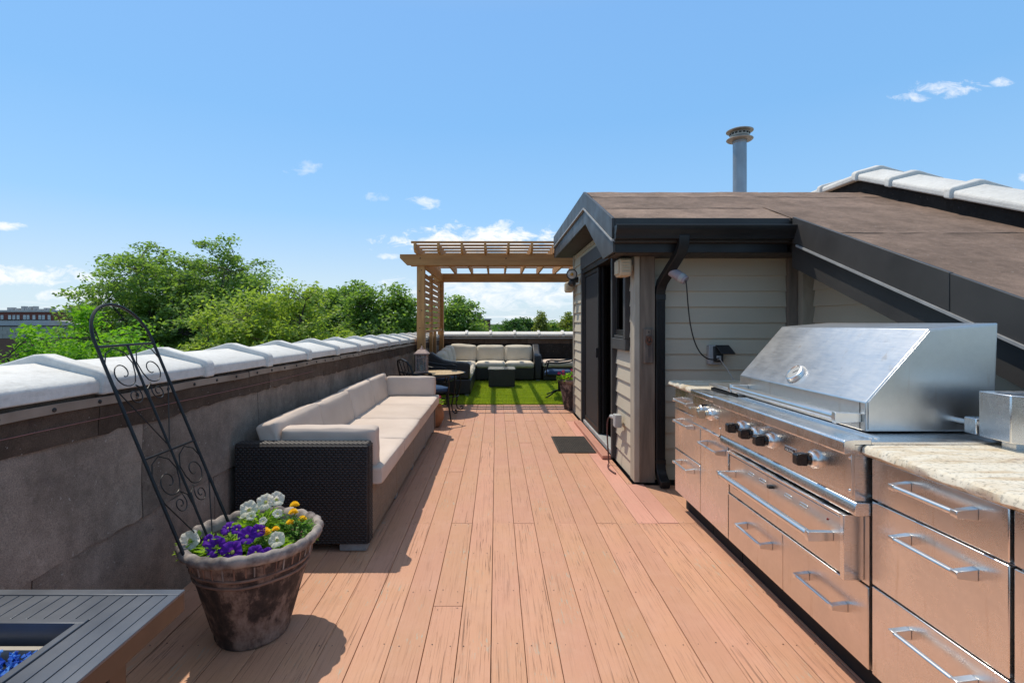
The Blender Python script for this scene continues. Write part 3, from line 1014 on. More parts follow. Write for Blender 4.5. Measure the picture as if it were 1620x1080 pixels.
WIN = (4.62, 5.22, 1.13, 2.5)
clap_wall('deck_side_wall', [DOOR, WIN], 4.52, HF, 0.006, 2.44, lambda s, u, z: (HX + .03 - u, s, z), topfn=soff)
clap_wall('grill_niche_wall', [], 1.38, 2.60, 0.0, 1.985, lambda s, u, z: (s, HY + .03 - u, z))
clap_wall('grill_side_wall', [], 1.0, 4.45, 0.0, 2.0, lambda s, u, z: (2.78 - u, s, z), topfn=lambda y: rz(y) - 0.34)
m = MB(); m.box((HX - .005, HF - .04, 0.02), (HX + .06, HF + .03, 2.44)); part('corner_trim', m, 'corner_trim', house, bevel=.003)
m = MB(); m.box((HX - .012, HY - .115, 0.015), (1.245, HY + .02, 1.985)); part('corner_trim', m, 'corner_trim', house, bevel=.003)
m = MB(); m.box((1.247, HY - .12, 0.012), (1.376, HY + .01, 1.985)); part('corner_post', m, 'post_wood', house, bevel=.004)
m = MB(); m.box((2.585, HY - .035, 0.0), (2.665, HY + .02, 1.985)); part('corner_board', m, 'corner_board', house, bevel=.003)
m = MB(); m.box((2.668, HY - .10, 0.0), (2.79, HY + .0, 1.985)); part('corner_board', m, 'corner_trim', house, bevel=.003)

# roof skin: flat part, near slope and the lower slope beside the grill, in lapped felt strips
def slope_strip(mb, x0, x1, y0, y1, lift):
    n = 14
    vs = []
    for i in range(n + 1):
        x = x0 + (x1 - x0) * i / n
        for j in range(5):
            y = y0 + (y1 - y0) * j / 4
            yy = y + (random.uniform(-.012, .012) if j in (0,) else 0)
            vs.append((x, yy, rz(yy) + lift + random.uniform(-.003, .003)))
    fs = []
    for i in range(n):
        for j in range(4):
            q = i * 5 + j
            fs.append((q, q + 5, q + 6, q + 1))
    # thickness
    o = len(vs)
    for i in range(n + 1):
        p = vs[i * 5]; vs.append((p[0], p[1], p[2] - 0.02))
    for i in range(n):
        fs.append((i * 5, o + i, o + i + 1, (i + 1) * 5))
    mb.add(vs, fs)
base = MB()
base.prism([(HF + .34, 2.46), (HF + .34, 2.775), (5.43, 2.775), (4.12, 2.225), (4.12, 2.05), (4.6, 2.0), (5.43, 2.46)], 0, RX + .03, PX)
base.prism([(4.5, rz(4.5) - .02), (-1.2, rz(-1.2) - .02), (-1.2, rz(-1.2) - .26), (4.5, rz(4.5) - .30)], 0, SX + .05, PX)
rf = part('roof', base, 'soffit_brown', house)
ys = [4.13, 4.52, 5.10, 5.45]
for i in range(3):
    m = MB(); slope_strip(m, RX + .012, SX + 0.4, ys[i], ys[i + 1] + 0.05, 0.004 + 0.004 * i); part('felt_strip', m, 'roof_felt', rf)
m = MB(); m.box((RX + .012, 5.43, 2.776), (PX, HF + .33, 2.795)); part('felt_strip', m, 'roof_felt', rf)
ys = [-1.2, 0.1, 1.05, 2.0, 2.95, 3.60, 4.52, 5.10, 5.45]
for i in range(8):
    m = MB(); slope_strip(m, SX + .012 if ys[i] < 4.0 else SX + .39, PX, ys[i], ys[i + 1] + 0.05, 0.006 + 0.004 * (i % 2)); part('felt_strip', m, 'roof_felt', rf)

# deck-side rake: fascia over frieze, soffit boards
m = MB(); m.prism([(HF + .35, 2.80), (5.43, 2.80), (4.10, 2.247), (4.10, 2.075), (5.43, 2.63), (HF + .35, 2.63)], 0, RX - .012, RX + .012); part('fascia', m, 'fascia_black', rf, bevel=.002)
m = MB(); m.prism([(HF + .352, 2.629), (5.43, 2.629), (4.085, 2.070), (4.085, 2.055), (5.43, 2.612), (HF + .352, 2.612)], 0, RX - .02, RX + .004); part('drip_edge', m, 'trim_metal', rf)
m = MB(); m.prism([(HF + .34, 2.625), (5.43, 2.625), (4.14, 2.085), (4.14, 1.975), (4.53, 1.967), (5.43, 2.455), (HF + .34, 2.455)], 0, RX + .006, RX + .028); part('frieze', m, 'fascia_black', rf, bevel=.002)
m = MB(); m.box((RX + .0, HF + .328, 2.455), (PX, HF + .352, 2.80)); part('fascia', m, 'fascia_black', rf)
y = 5.44
while y < HF + .32:
    m = MB(); m.box((RX + .03, y, 2.452), (HX + .05, y + .088, 2.462)); part('soffit_board', m, 'soffit_brown', rf)
    y += 0.094
y = 4.54
while y < 5.40:
    z0, z1 = 1.972 + (y - 4.52) * .54, 1.972 + (y + .085 - 4.52) * .54
    m = MB(); m.add([(RX + .03, y, z0), (HX + .05, y, z0), (HX + .05, y + .085, z1), (RX + .03, y + .085, z1), (RX + .03, y, z0 + .008), (HX + .05, y, z0 + .008), (HX + .05, y + .085, z1 + .008), (RX + .03, y + .085, z1 + .008)],
                    [(0, 3, 2, 1), (4, 5, 6, 7), (0, 1, 5, 4), (1, 2, 6, 5), (2, 3, 7, 6), (3, 0, 4, 7)])
    part('soffit_board', m, 'soffit_brown', rf)
    y += 0.092
# near eave: fascia, frieze, soffit, gutter
m = MB(); m.box((RX + .014, 4.10, 2.05), (SX - .014, 4.125, 2.245)); part('fascia', m, 'fascia_black', rf, bevel=.002)
m = MB(); m.box((RX + .03, 4.15, 1.975), (SX + .0, 4.175, 2.10)); part('frieze', m, 'gutter_black', rf, bevel=.002)
x = RX + .04
while x < 2.62:
    m = MB(); m.box((x, 4.176, 1.972), (x + .098, 4.53, 1.982)); part('soffit_board', m, 'soffit_brown', rf)
    x += 0.104
gut = MB()
gp = [(4.098, 2.065), (4.045, 2.065), (4.034, 2.072), (4.026, 2.105), (4.006, 2.125), (3.992, 2.150), (3.990, 2.172), (3.996, 2.176), (4.004, 2.170), (4.008, 2.152), (4.018, 2.134), (4.040, 2.110), (4.046, 2.082), (4.05, 2.077), (4.098, 2.077)]
gut.prism(gp, 0, RX + .005, SX - .01)
gp2 = gp[:7] + [(4.098, 2.172)]
gut.prism(gp2, 0, RX + .002, RX + .0049); gut.prism(gp2, 0, SX - .0099, SX - .007)
gt = part('gutter', gut, 'gutter_black', rf)
# rake beside the grill
def rk(dz0, dz1, x0, x1, y0=-1.2, y1=4.12):
    return MB().prism([(y1, rz(y1) + dz1), (y0, rz(y0) + dz1), (y0, rz(y0) + dz0), (y1, rz(y1) + dz0)], 0, x0, x1)
part('fascia', rk(-.175, .028, SX - .012, SX + .012, 2.655, 4.06), 'fascia_black', rf, bevel=.002)
part('fascia', rk(-.178, .026, SX - .010, SX + .013, -1.2, 2.652), 'fascia_black', rf, bevel=.002)
part('drip_edge', rk(-.195, -.179, SX - .022, SX + .004, -1.2, 4.0), 'trim_metal', rf)
part('frieze', rk(-.40, -.19, SX + .03, SX + .05, -1.2, 4.14), 'fascia_black', rf, bevel=.002)
part('soffit', rk(-.385, -.37, SX + .05, 2.80, -1.2, 4.14), 'soffit_brown', rf)
# downspout
ds = MB()
def rect_tube(mb, pts, wx_, wy_):
    """rectangular pipe along points in a plane of constant x"""
    vs = []; n = len(pts)
    for i, p in enumerate(pts):
        p = Vector(p)
        d = Vector(pts[min(i + 1, n - 1)]) - Vector(pts[max(i - 1, 0)])
        d.normalize()
        side = Vector((1, 0, 0)); up = side.cross(d).normalized()
        side = d.cross(up).normalized() * -1 if False else side
        for (a, b) in ((-1, -1), (1, -1), (1, 1), (-1, 1)):
            vs.append(p + side * (a * wx_ / 2) + up * (b * wy_ / 2))
    fs = [(0, 1, 2, 3), tuple(4 * (n - 1) + k for k in range(4))]
    for i in range(n - 1):
        for k in range(4):
            l = (k + 1) % 4
            fs.append((4 * i + k, 4 * i + l, 4 * i + 4 + l, 4 * i + 4 + k))
    mb.add(vs, fs)
rect_tube(ds, [(1.50, 4.055, 2.10), (1.50, 4.055, 2.03), (1.49, 4.09, 1.965), (1.455, 4.24, 1.84), (1.43, 4.36, 1.745), (1.425, 4.40, 1.68), (1.425, 4.41, 1.60), (1.425, 4.41, 0.20), (1.425, 4.39, 0.12), (1.425, 4.33, 0.06), (1.42, 4.24, 0.035)], 0.082, 0.062)
dsp = part('downspout', ds, 'gutter_black', house, bevel=.006)
m = MB()
for k in range(6):
    x = 1.425 - 0.03 + k * 0.012
    m.box((x - .0025, 4.373, 0.22), (x + .0025, 4.38, 1.58))
part('flute', m, 'gutter_black', dsp)
for z in (1.62, 0.19):
    m = MB(); m.box((1.381, 4.374, z - .025), (1.469, 4.446, z + .025)); part('sleeve', m, 'gutter_black', dsp, bevel=.003)

# sliding door with screen
door = root('sliding_door', (HX, 6.1, 0.0), 'black framed sliding glass door with insect screen in clapboard wall', 'door')
fx0, fx1 = HX - .02, HX + .10
m = MB(); m.box((HX - .035, 5.12, 2.13), (HX + .02, 7.06, 2.30)); part('head_casing', m, 'casing_grey', door, bevel=.003)
m = MB(); m.box((HX - .03, 6.98, 0.02), (HX + .05, 7.05, 2.13)); part('side_casing', m, 'casing_grey', door, bevel=.003)
m = MB(); m.box((HX - .03, 5.15, 0.02), (HX + .05, 5.21, 2.13)); part('side_casing', m, 'casing_grey', door, bevel=.003)
m = MB(); m.box((HX - .01, 5.215, 0.02), (HX + .12, 6.975, 0.07)); part('sill', m, 'threshold_metal', door, bevel=.003)
m = MB(); m.box((HX - .02, 5.215, 2.07), (HX + .12, 6.975, 2.128)); part('head_rail', m, 'door_black', door)
def panel(y0, y1, x, fw, mat, name):
    f = MB()
    f.box((x, y0, .075), (x + .03, y0 + fw, 2.065)); f.box((x, y1 - fw, .075), (x + .03, y1, 2.065))
    f.box((x, y0 + fw, .075), (x + .03, y1 - fw, .075 + fw * 1.3)); f.box((x, y0 + fw, 2.065 - fw), (x + .03, y1 - fw, 2.065))
    o = part(name, f, 'door_black', door, bevel=.003)
    q = MB(); q.box((x + .010, y0 + fw, .08 + fw), (x + .018, y1 - fw, 2.06 - fw)); part('pane', q, mat, o)
    return o
sp = panel(6.02, 6.96, HX + .005, .05, 'screen_mesh', 'screen_panel')
m = MB(); m.box((HX - .022, 6.035, .98), (HX + .004, 6.06, 1.10)); part('handle', m, 'black_plastic', sp, bevel=.004)
panel(6.00, 6.95, HX + .045, .07, 'window_glass', 'glass_panel')
panel(6.05, 6.96, HX + .08, .07, 'window_glass', 'glass_panel')

win = root('window', (HX, 4.92, 1.14), 'narrow black window with grey casing beside the sliding door', 'window')
m = MB(); m.box((HX - .03, 4.625, 1.14), (HX + .03, 5.148, 1.245)); part('sill_casing', m, 'casing_grey', win, bevel=.004)
m = MB(); m.box((HX - .032, 4.625, 1.247), (HX + .03, 4.70, 2.03)); part('side_casing', m, 'casing_grey', win, bevel=.003)
m = MB(); m.box((HX - .012, 4.70, 1.25), (HX + .05, 5.148, 1.275)); part('sill', m, 'casing_grey', win, bevel=.003)
f = MB(); f.box((HX + .005, 4.702, 1.277), (HX + .05, 4.75, 2.2)); f.box((HX + .005, 5.10, 1.277), (HX + .05, 5.148, 2.2)); f.box((HX + .005, 4.75, 1.277), (HX + .05, 5.10, 1.33))
part('frame', f, 'door_black', win, bevel=.003)
m = MB(); m.box((HX + .03, 4.75, 1.33), (HX + .038, 5.10, 2.2)); part('pane', m, 'window_glass', win)

# step board in front of the door, mat
m = MB(); m.box((HX + .12, 5.215, .022), (HX + .16, 5.25, 2.12)); part('jamb', m, 'casing_grey', door)
m = MB(); m.box((1.085, 5.17, 0.003), (1.175, 7.05, 0.04)); single('threshold_board', m, 'step_paint', (1.13, 6.1, 0), 'pink painted board lying along the foot of the sliding door', 'board', bevel=.004)
mt = root('doormat', (0.87, 5.85, 0.0), 'dark brown ribbed doormat in front of the sliding door', 'doormat')
m = MB(); m.box((0.67, 5.42, 0.003), (1.075, 6.19, 0.010)); part('mat_base', m, 'mat_rubber', mt, bevel=.002)
m = MB()
for i in range(18):
    for j in range(34):
        x = 0.69 + i * 0.0212; y = 5.44 + j * 0.0218
        if (i + j) % 2: m.box((x, y, .010), (x + .018, y + .009, .0135))
        else: m.box((x + .004, y, .010), (x + .013, y + .019, .0135))
part('tread', m, 'mat_rubber', mt, kind='stuff')

# party wall coping that climbs the roof
pw = root('party_wall', (PX + .2, 5, 0), 'white coped party wall climbing along the brown roof', 'wall')
m = MB(); m.prism([(-1.2, -.08), (HF + 3, -.08), (HF + 3, 2.93), (5.43, 2.93), (-1.2, rz(-1.2) + .14)], 0, PX, PX + .42); part('wall_core', m, 'felt_tar', pw)
def pz(y): return rz(y) + 0.14
yb = [HF + 2.9, HF + 2.2, HF + 1.5, HF + .8, HF + .1, 7.3, 6.6, 6.0, 5.41, 4.95, 4.29, 3.63, 2.97, 2.31, 1.65, 0.99, 0.33, -0.33]
for i in range(len(yb) - 1):
    m = MB(); loft(m, PROF, yb[i + 1], yb[i], lambda a, u, z: (PX + u - .04, a, pz(a) + z))
    st = part('coping_stone', m, 'coping_white', pw, bevel=.012)
    m = MB(); loft(m, RIB, yb[i] - .035, yb[i] + .035, lambda a, u, z: (PX + u - .04, a, pz(a) + z + .002)); part('rib', m, 'coping_white', st, bevel=.012)

# vent pipe on the roof
vp = root('vent_pipe', (3.13, 6.5, 2.79), 'grey metal flue pipe with double disc cap on the roof', 'vent pipe')
m = MB(); m.lathe([(.082, 2.79), (.082, 3.70), (.086, 3.705), (.086, 3.73)], 28, (3.13, 6.5, 0)); part('pipe', m, 'galvanised', vp)
m = MB(); m.lathe([(.09, 2.793), (.15, 2.793), (.15, 2.80), (.09, 2.85), (.0835, 2.85)], 28, (3.13, 6.5, 0)); part('collar', m, 'galvanised', vp)
m = MB(); m.lathe([(.09, 3.731), (.150, 3.735), (.160, 3.745), (.160, 3.752), (.12, 3.775), (.09, 3.78)], 32, (3.13, 6.5, 0)); part('lower_disc', m, 'galvanised_cap', vp)
m = MB(); m.lathe([(.115, 3.781), (.118, 3.80), (.118, 3.835), (.115, 3.84)], 28, (3.13, 6.5, 0)); dr = part('cap_drum', m, 'galvanised_cap', vp)
for k in range(16):
    a = 2 * math.pi * k / 16
    q = MB(); q.obox((3.13 + .118 * math.cos(a), 6.5 + .118 * math.sin(a), 3.812), (.006, .028, .018), Matrix.Rotation(a, 3, 'Z')); part('slot', q, 'gap_black', dr)
m = MB(); m.lathe([(.15, 3.841), (.162, 3.848), (.162, 3.858), (.13, 3.872), (.02, 3.882)], 32, (3.13, 6.5, 0)); part('top_disc', m, 'galvanised_cap', vp)

# ------------------------------------------------------------------ outdoor kitchen
FX = 1.35
def handle(parent, y0, y1, z, x=FX, r=0.0085, stand=0.052, mat='chrome'):
    m = MB()
    xb = x - stand
    m.tube([(xb, y0 + .004, z), (xb, y1 - .004, z)], r, 14)
    for y in (y0, y1):
        sgn = 1 if y == y0 else -1
        a, b = y - 0.006, y + 0.006
        m.prism([(x - .0005, z - .017), (x - .0005, z + .017), (xb - r, z + r * 1.15), (xb - r * 1.2, z), (xb - r, z - r * 1.15)], 1, min(y, y + sgn * .022), max(y, y + sgn * .022))
    return part('handle', m, mat, parent, bevel=0.0015)
def front(parent, name, y0, y1, z0, z1, mat='steel', x=FX, t=0.02):
    m = MB(); m.box((x, y0, z0), (x + t, y1, z1))
    return part(name, m, mat, parent, bevel=0.003)
def cabinet(name, label, y0, y1, z_top=0.915, cat='cabinet'):
    r = root(name, ((FX + 2.0) / 2, (y0 + y1) / 2, -0.08), label, cat)
    m = MB(); m.box((FX + .022, y0 + .003, 0.13), (2.0, y1 - .003, z_top)); part('carcass', m, 'steel_worn', r)
    m = MB(); m.box((FX + .085, y0 + .002, -0.08), (1.98, y1 - .002, 0.129)); part('toe_kick', m, 'gap_black', r)
    return r
def badge(parent, y, z, x, wdt=0.084, hgt=0.026):
    m = MB(); m.box((x - .004, y - wdt / 2, z - hgt / 2), (x, y + wdt / 2, z + hgt / 2)); b = part('badge', m, 'chrome', parent, bevel=.001)
    m = MB(); m.box((x - .0048, y - wdt / 2 + .004, z - hgt / 2 + .004), (x - .0035, y + wdt / 2 - .004, z + hgt / 2 - .004)); part('badge_plate', m, 'black_gloss', b)
    me = text_mesh('VIKING', hgt * 0.72)
    rot = Matrix(((0, 0, -1), (-1, 0, 0), (0, 1, 0)))      # text x -> -y, text y -> z, faces -x
    for v in me.vertices:
        c = rot @ Vector((v.co.x * 1.02, v.co.y, v.co.z))
        v.co = c + Vector((x - .0056, y, z - hgt * .02)) - WB[parent.name]
    me.materials.append(MATS['white_print'])
    part('lettering', me, None, b)

# three-drawer cabinet at the far left end
ca = cabinet('drawer_cabinet', 'steel three-drawer cabinet at the clapboard wall end of the kitchen', 3.345, 3.82)
for (z0, z1, hz) in ((0.14, .455, .385), (.462, .757, .685), (.764, .912, .838)):
    d = front(ca, 'drawer', 3.348, 3.817, z0, z1); handle(d, 3.44, 3.70, hz)
# side burner cabinet
cb_ = cabinet('side_burner_cabinet', 'steel cabinet with one door and side burner left of the grill', 2.948, 3.342, .74)
d = front(cb_, 'door', 2.951, 3.339, .14, .728); handle(d, 2.98, 3.25, .628)
m = MB(); m.box((1.30, 2.945, .742), (2.0, 3.34, .955)); bp = part('burner_box', m, 'steel', cb_, bevel=.003)
m = MB(); m.box((1.282, 2.94, .925), (1.40, 3.345, .962)); part('front_lip', m, 'steel', cb_, bevel=.008)
m = MB(); m.box((1.292, 2.945, .725), (1.36, 3.338, .741)); part('lower_rail', m, 'steel', cb_, bevel=.003)
m = MB(); m.box((1.41, 2.965, .956), (1.93, 3.32, .975)); part('burner_tray', m, 'gap_black', cb_)
m = MB(); m.box((1.40, 2.955, .985), (1.94, 3.33, 1.004)); part('burner_cover', m, 'steel_hood', cb_, bevel=.004)
for yy in (2.97, 3.31):
    m = MB(); m.box((1.42, yy - .006, .956), (1.92, yy + .006, .986)); part('cover_edge', m, 'steel', cb_)
def knob(parent, y, z, x, mat):
    m = MB(); m.lathe([(.038, 0), (.038, .006), (.034, .016), (.027, .021), (.027, .026)], 28, (0, 0, 0), axis='x')
    m.v = [(x - p[0], y + p[1], z + p[2]) for p in m.v]
    bz = part('bezel', m, 'chrome', parent)
    m = MB(); m.lathe([(.0245, .024), (.0245, .036), (.022, .040)], 24, axis='x')
    m.v = [(x - p[0], y + p[1], z + p[2]) for p in m.v]
    m.prism([(x - .039, z - .025), (x - .078, z - .023), (x - .083, z - .017), (x - .083, z + .017), (x - .078, z + .023), (x - .039, z + .025)], 1, y - .016, y + .016)
    part('knob', m, mat, bz, bevel=.002)
for yy in (3.19, 3.06): knob(bp, yy, .845, 1.30, 'knob_champagne')
m = MB(); m.lathe([(.006, 0), (.006, .02), (.009, .022), (.009, .03)], 12, axis='x'); m.v = [(1.30 - p[0], 3.125 + p[1], .888 + p[2]) for p in m.v]; part('igniter', m, 'black_gloss', bp)
badge(bp, 2.985, .838, 1.2995, .045, .018)

# grill
gr = root('barbecue_grill', (1.66, 2.39, 0.745), 'large stainless barbecue grill with sloped hood and four black knobs', 'grill')
GY0, GY1 = 1.835, 2.942
m = MB(); m.box((1.302, GY0, .752), (2.0, GY1, .955)); gb = part('firebox', m, 'steel', gr)
m = MB(); m.box((1.297, GY0 + .012, .768), (1.303, GY1 - .004, .922)); cp = part('control_panel', m, 'steel', gr, bevel=.001)
for yy in (2.667, 2.525, 2.383, 2.058): knob(cp, yy, .845, 1.297, 'black_gloss')
m = MB(); m.lathe([(.006, 0), (.006, .02), (.010, .022), (.010, .03)], 12, axis='x'); m.v = [(1.297 - p[0], 2.46 + p[1], .888 + p[2]) for p in m.v]; part('igniter', m, 'chrome', cp)
badge(cp, 2.228, .838, 1.2965)
for (yy, zz) in ((GY0 + .02, .905), (GY0 + .02, .785), (GY1 - .012, .905), (GY1 - .012, .785)):
    m = MB(); m.lathe([(.006, 0), (.005, .003), (.002, .005)], 10, axis='x'); m.v = [(1.297 - p[0], yy + p[1], zz + p[2]) for p in m.v]; part('screw', m, 'chrome', cp)
m = MB()
m.prism([(1.302, .9225), (1.262, .9225), (1.258, .927), (1.258, .968), (1.264, .974), (1.30, .978), (1.36, .978), (1.36, .956), (1.302, .956)], 1, GY0 - .004, GY1 - .001)
part('front_lip', m, 'steel', gr, bevel=.003)
m = MB(); m.box((1.362, GY0, .957), (1.98, GY1, .966)); part('drip_deck', m, 'steel', gr)
for i in range(3):
    m = MB(); m.tube([(1.385 + i * .02, GY0 + .05, .969), (1.385 + i * .02, GY1 - .05, .969)], .005, 8); part('rail', m, 'steel', gr)
m = MB(); m.prism([(1.36, .70), (1.30, .70), (1.292, .706), (1.292, .738), (1.30, .750), (1.36, .750)], 1, GY0 - .012, GY1 - .02); part('lower_rail', m, 'steel', gr, bevel=.003)
# hood
HP = [(1.45, .972), (1.45, 1.086), (1.70, 1.375), (1.97, 1.398), (1.955, .972)]
HY0, HY1 = 1.985, 3.01
m = MB(); m.prism(HP, 1, HY0, HY1); hood = part('hood', m, 'steel_hood', gr, bevel=.004)
def inset(P, k):
    c = (sum(p[0] for p in P) / len(P), sum(p[1] for p in P) / len(P))
    return [(c[0] + (p[0] - c[0]) * k, c[1] + (p[1] - c[1]) * k) for p in P]
m = MB(); m.prism(inset(HP, .965), 1, HY0 - .004, HY0 - .0002); part('side_panel', m, 'steel_hood', hood, bevel=.0015)
for yy in (HY0 + .03,):
    m = MB(); m.box((1.4485, yy, .976), (1.4495, yy + .002, 1.083)); part('seam', m, 'gap_black', hood)
handle(hood, 2.005, 2.93, 1.022, x=1.4495, r=.019, stand=.085)
n_ = Vector((-(1.375 - 1.086), 0, (1.70 - 1.45))).normalized()
c0 = Vector((1.497, 2.52, 1.1405))
m = MB(); m.lathe([(.052, 0), (.052, .008), (.046, .020), (.040, .022), (.038, .017), (.0, .017)], 36)
q = n_.to_track_quat('Z', 'Y').to_matrix()
m.v = [tuple(q @ Vector((p[0], p[1], p[2])) + c0) for p in m.v]; th = part('thermometer', m, 'chrome', hood)
m = MB(); m.lathe([(.037, .0175), (.037, .0185)], 28); m.v = [tuple(q @ Vector(p) + c0) for p in m.v]; part('dial', m, 'plastic_grey', th)
m = MB(); m.obox((0.008, .006, .0195), (.032, .003, .001), Matrix.Rotation(.7, 3, 'Z')); m.v = [tuple(q @ Vector(p) + c0) for p in m.v]; part('needle', m, 'black_gloss', th)

# warming drawer in its frame and the cabinet under it
wc = cabinet('grill_base_cabinet', 'steel base cabinet under the grill with two plain drawers', 1.832, 2.942, .695)
m = MB(); m.box((FX + .004, 1.835, .445), (FX + .024, 2.94, .698)); part('back_panel', m, 'steel_worn', wc)
for (a, b, h0, h1) in ((2.386, 2.938, 2.47, 2.74), (1.835, 2.382, 1.94, 2.20)):
    d = front(wc, 'drawer', a, b, .14, .438, 'steel_worn'); handle(d, h0, h1, .305)
wd = root('warming_drawer', (1.32, 2.29, .452), 'steel warming drawer with long bar handle below the grill', 'drawer')
f = MB()
WY0, WY1, WZ0, WZ1 = 1.86, 2.80, .452, .692
f.box((1.278, WY0, WZ0), (1.353, WY0 + .022, WZ1)); f.box((1.278, WY1 - .012, WZ0), (1.353, WY1, WZ1)); f.box((1.278, WY0 + .022, WZ1 - .012), (1.353, WY1 - .012, WZ1)); f.box((1.278, WY0 + .022, WZ0), (1.353, WY1 - .012, WZ0 + .010))
part('frame', f, 'steel', wd, bevel=.002)
m = MB(); m.box((1.30, WY0 + .022, WZ0 + .010), (1.352, WY1 - .012, WZ1 - .012)); part('recess', m, 'gap_black', wd)
m = MB(); m.box((1.284, WY0 + .028, WZ0 + .015), (1.299, WY1 - .017, WZ1 - .018)); fp = part('drawer_front', m, 'steel_worn', wd, bevel=.002)
handle(fp, 1.925, 2.73, .585, x=1.284, r=.016, stand=.08)
for yy in (2.545, 2.438, 2.225, 2.112):
    m = MB()
    pts = arc((1.2836, yy + .022, .638), .006, -90, 90, 6, 'yz') + arc((1.2836, yy - .022, .638), .006, 90, 270, 6, 'yz')
    m.tube(pts, .0018, 6, closed=True); v_ = part('vent_rim', m, 'chrome', fp)
    m = MB(); m.prism([(p[1], p[2]) for p in pts], 0, 1.2832, 1.2838); part('vent_slot', m, 'tray_edge', v_)
m = MB(); m.box((1.262, 2.34, .630), (1.284, 2.362, .645)); part('switch', m, 'black_plastic', fp, bevel=.002)
m = MB(); m.lathe([(.004, 0), (.004, .003), (.002, .005)], 10, axis='x'); m.v = [(1.284 - p[0], 1.957 + p[1], .64 + p[2]) for p in m.v]; part('pilot_lamp', m, 'red_lamp', fp)
badge(fp, 2.70, .52, 1.2835, .06, .026)

# right-hand cabinets
cc = cabinet('drawer_cabinet', 'steel three-drawer cabinet right of the grill under pale granite', 1.328, 1.82)
for (z0, z1, hz) in ((0.14, .455, .385), (.462, .760, .692), (.767, .912, .862)):
    d = front(cc, 'drawer', 1.331, 1.817, z0, z1); handle(d, 1.415, 1.665, hz)
cd = cabinet('drawer_cabinet', 'steel cabinet cut by the right edge of the picture', 0.62, 1.322)
for (z0, z1, hz) in ((0.14, .455, .385), (.462, .760, .692), (.767, .912, .862)):
    d = front(cd, 'drawer', .625, 1.319, z0, z1); handle(d, .85, 1.10, hz)
ce = cabinet('drawer_cabinet', 'steel cabinet nearest the camera beyond the picture edge', -0.6, 0.615)
for (z0, z1, hz) in ((0.14, .455, .385), (.462, .912, .80)):
    d = front(ce, 'drawer', -.595, .612, z0, z1); handle(d, -.1, .15, hz)
def slab(y0, y1, label):
    m = MB()
    n = max(8, int((y1 - y0) / .03))
    vs = []
    for i in range(n + 1):
        y = y0 + (y1 - y0) * i / n
        j = random.uniform(-.004, .004); k = random.uniform(-.004, .004)
        vs += [(1.335 + j, y, .918), (1.322 + k, y, .930 + j * .5), (1.325 + j, y, .948), (1.338, y, .957), (2.05, y, .957), (2.05, y, .918)]
    fs = []
    for i in range(n):
        for k in range(6):
            l = (k + 1) % 6
            fs.append((6 * i + k, 6 * i + l, 6 * i + 6 + l, 6 * i + 6 + k))
    fs += [(5, 4, 3, 2, 1, 0), tuple(6 * n + k for k in range(6))]
    m.add(vs, fs)
    return single('granite_countertop', m, 'granite', (1.7, (y0 + y1) / 2, .918), label, 'countertop', smooth=50)
slab(-.7, 1.83, 'pale cream granite countertop right of the grill')
slab(3.348, 3.885, 'short granite countertop left of the side burner by the wall')

# rotisserie motor on the right of the hood
rm = root('rotisserie_motor', (1.88, 1.79, .957), 'grey metal rotisserie motor box standing on the granite beside the hood', 'motor box')
m = MB(); m.prism([(1.765, 1.85), (1.765, 1.735), (1.795, 1.705), (2.05, 1.705), (2.05, 1.85)], 2, .985, 1.15); bx_ = part('housing', m, 'steel', rm, bevel=.003)
for i in range(6):
    for j in range(3):
        m = MB(); m.lathe([(.004, 0), (.004, .0008)], 8, (1.83 + j * .022, 1.7045, 1.03 + i * .018), axis='y'); part('vent_hole', m, 'gap_black', bx_)
m = MB(); m.tube([(1.80, 1.85, 1.02), (1.80, 1.985, 1.02)], .011, 12); part('spit_shaft', m, 'chrome', rm)
m = MB(); m.box((1.775, 1.87, .985), (1.825, 1.92, 1.045)); part('coupling', m, 'steel', rm, bevel=.004)
m = MB(); m.box((1.80, 1.75, .957), (2.0, 1.80, .985)); part('bracket', m, 'steel', rm)
m = MB(); m.box((1.86, 1.855, .99), (1.95, 1.875, 1.13)); part('mounting_plate', m, 'gap_black', rm)

# ------------------------------------------------------------------ wall fittings
def speaker(loc, label, s=1.0):
    r = root('outdoor_speaker', loc, label, 'speaker', 'tan speakers on the stair house wall')
    X, Y, Z = loc
    m = MB(); m.prism([(Y - .085, Z - .0), (Y - .10, Z + .03), (Y - .10, Z + .13), (Y - .085, Z + .155), (Y + .085, Z + .155), (Y + .10, Z + .13), (Y + .10, Z + .03), (Y + .085, Z)], 0, X - .10, X)
    b = part('housing', m, 'speaker_tan', r, bevel=.012)
    for k in range(5):
        q = MB(); q.box((X - .085, Y - .106, Z + .028 + k * .024), (X - .02, Y - .0995, Z + .040 + k * .024)); part('louvre', q, 'speaker_tan', b, bevel=.002)
    q = MB(); q.prism([(Y - .07, Z + .02), (Y - .07, Z + .135), (Y + .07, Z + .135), (Y + .07, Z + .02)], 0, X - .112, X - .0995); part('grille', q, 'speaker_tan', b, bevel=.004)
    q = MB(); q.box((X - .0, Y - .02, Z + .05), (X + .028, Y + .02, Z + .10)); part('bracket', q, 'speaker_tan', r)
    return r
speaker((1.165, 4.44, 1.80), 'tan louvred speaker under the near corner of the eaves')
speaker((1.165, 7.75, 1.86), 'tan louvred speaker by the far corner of the stair house')

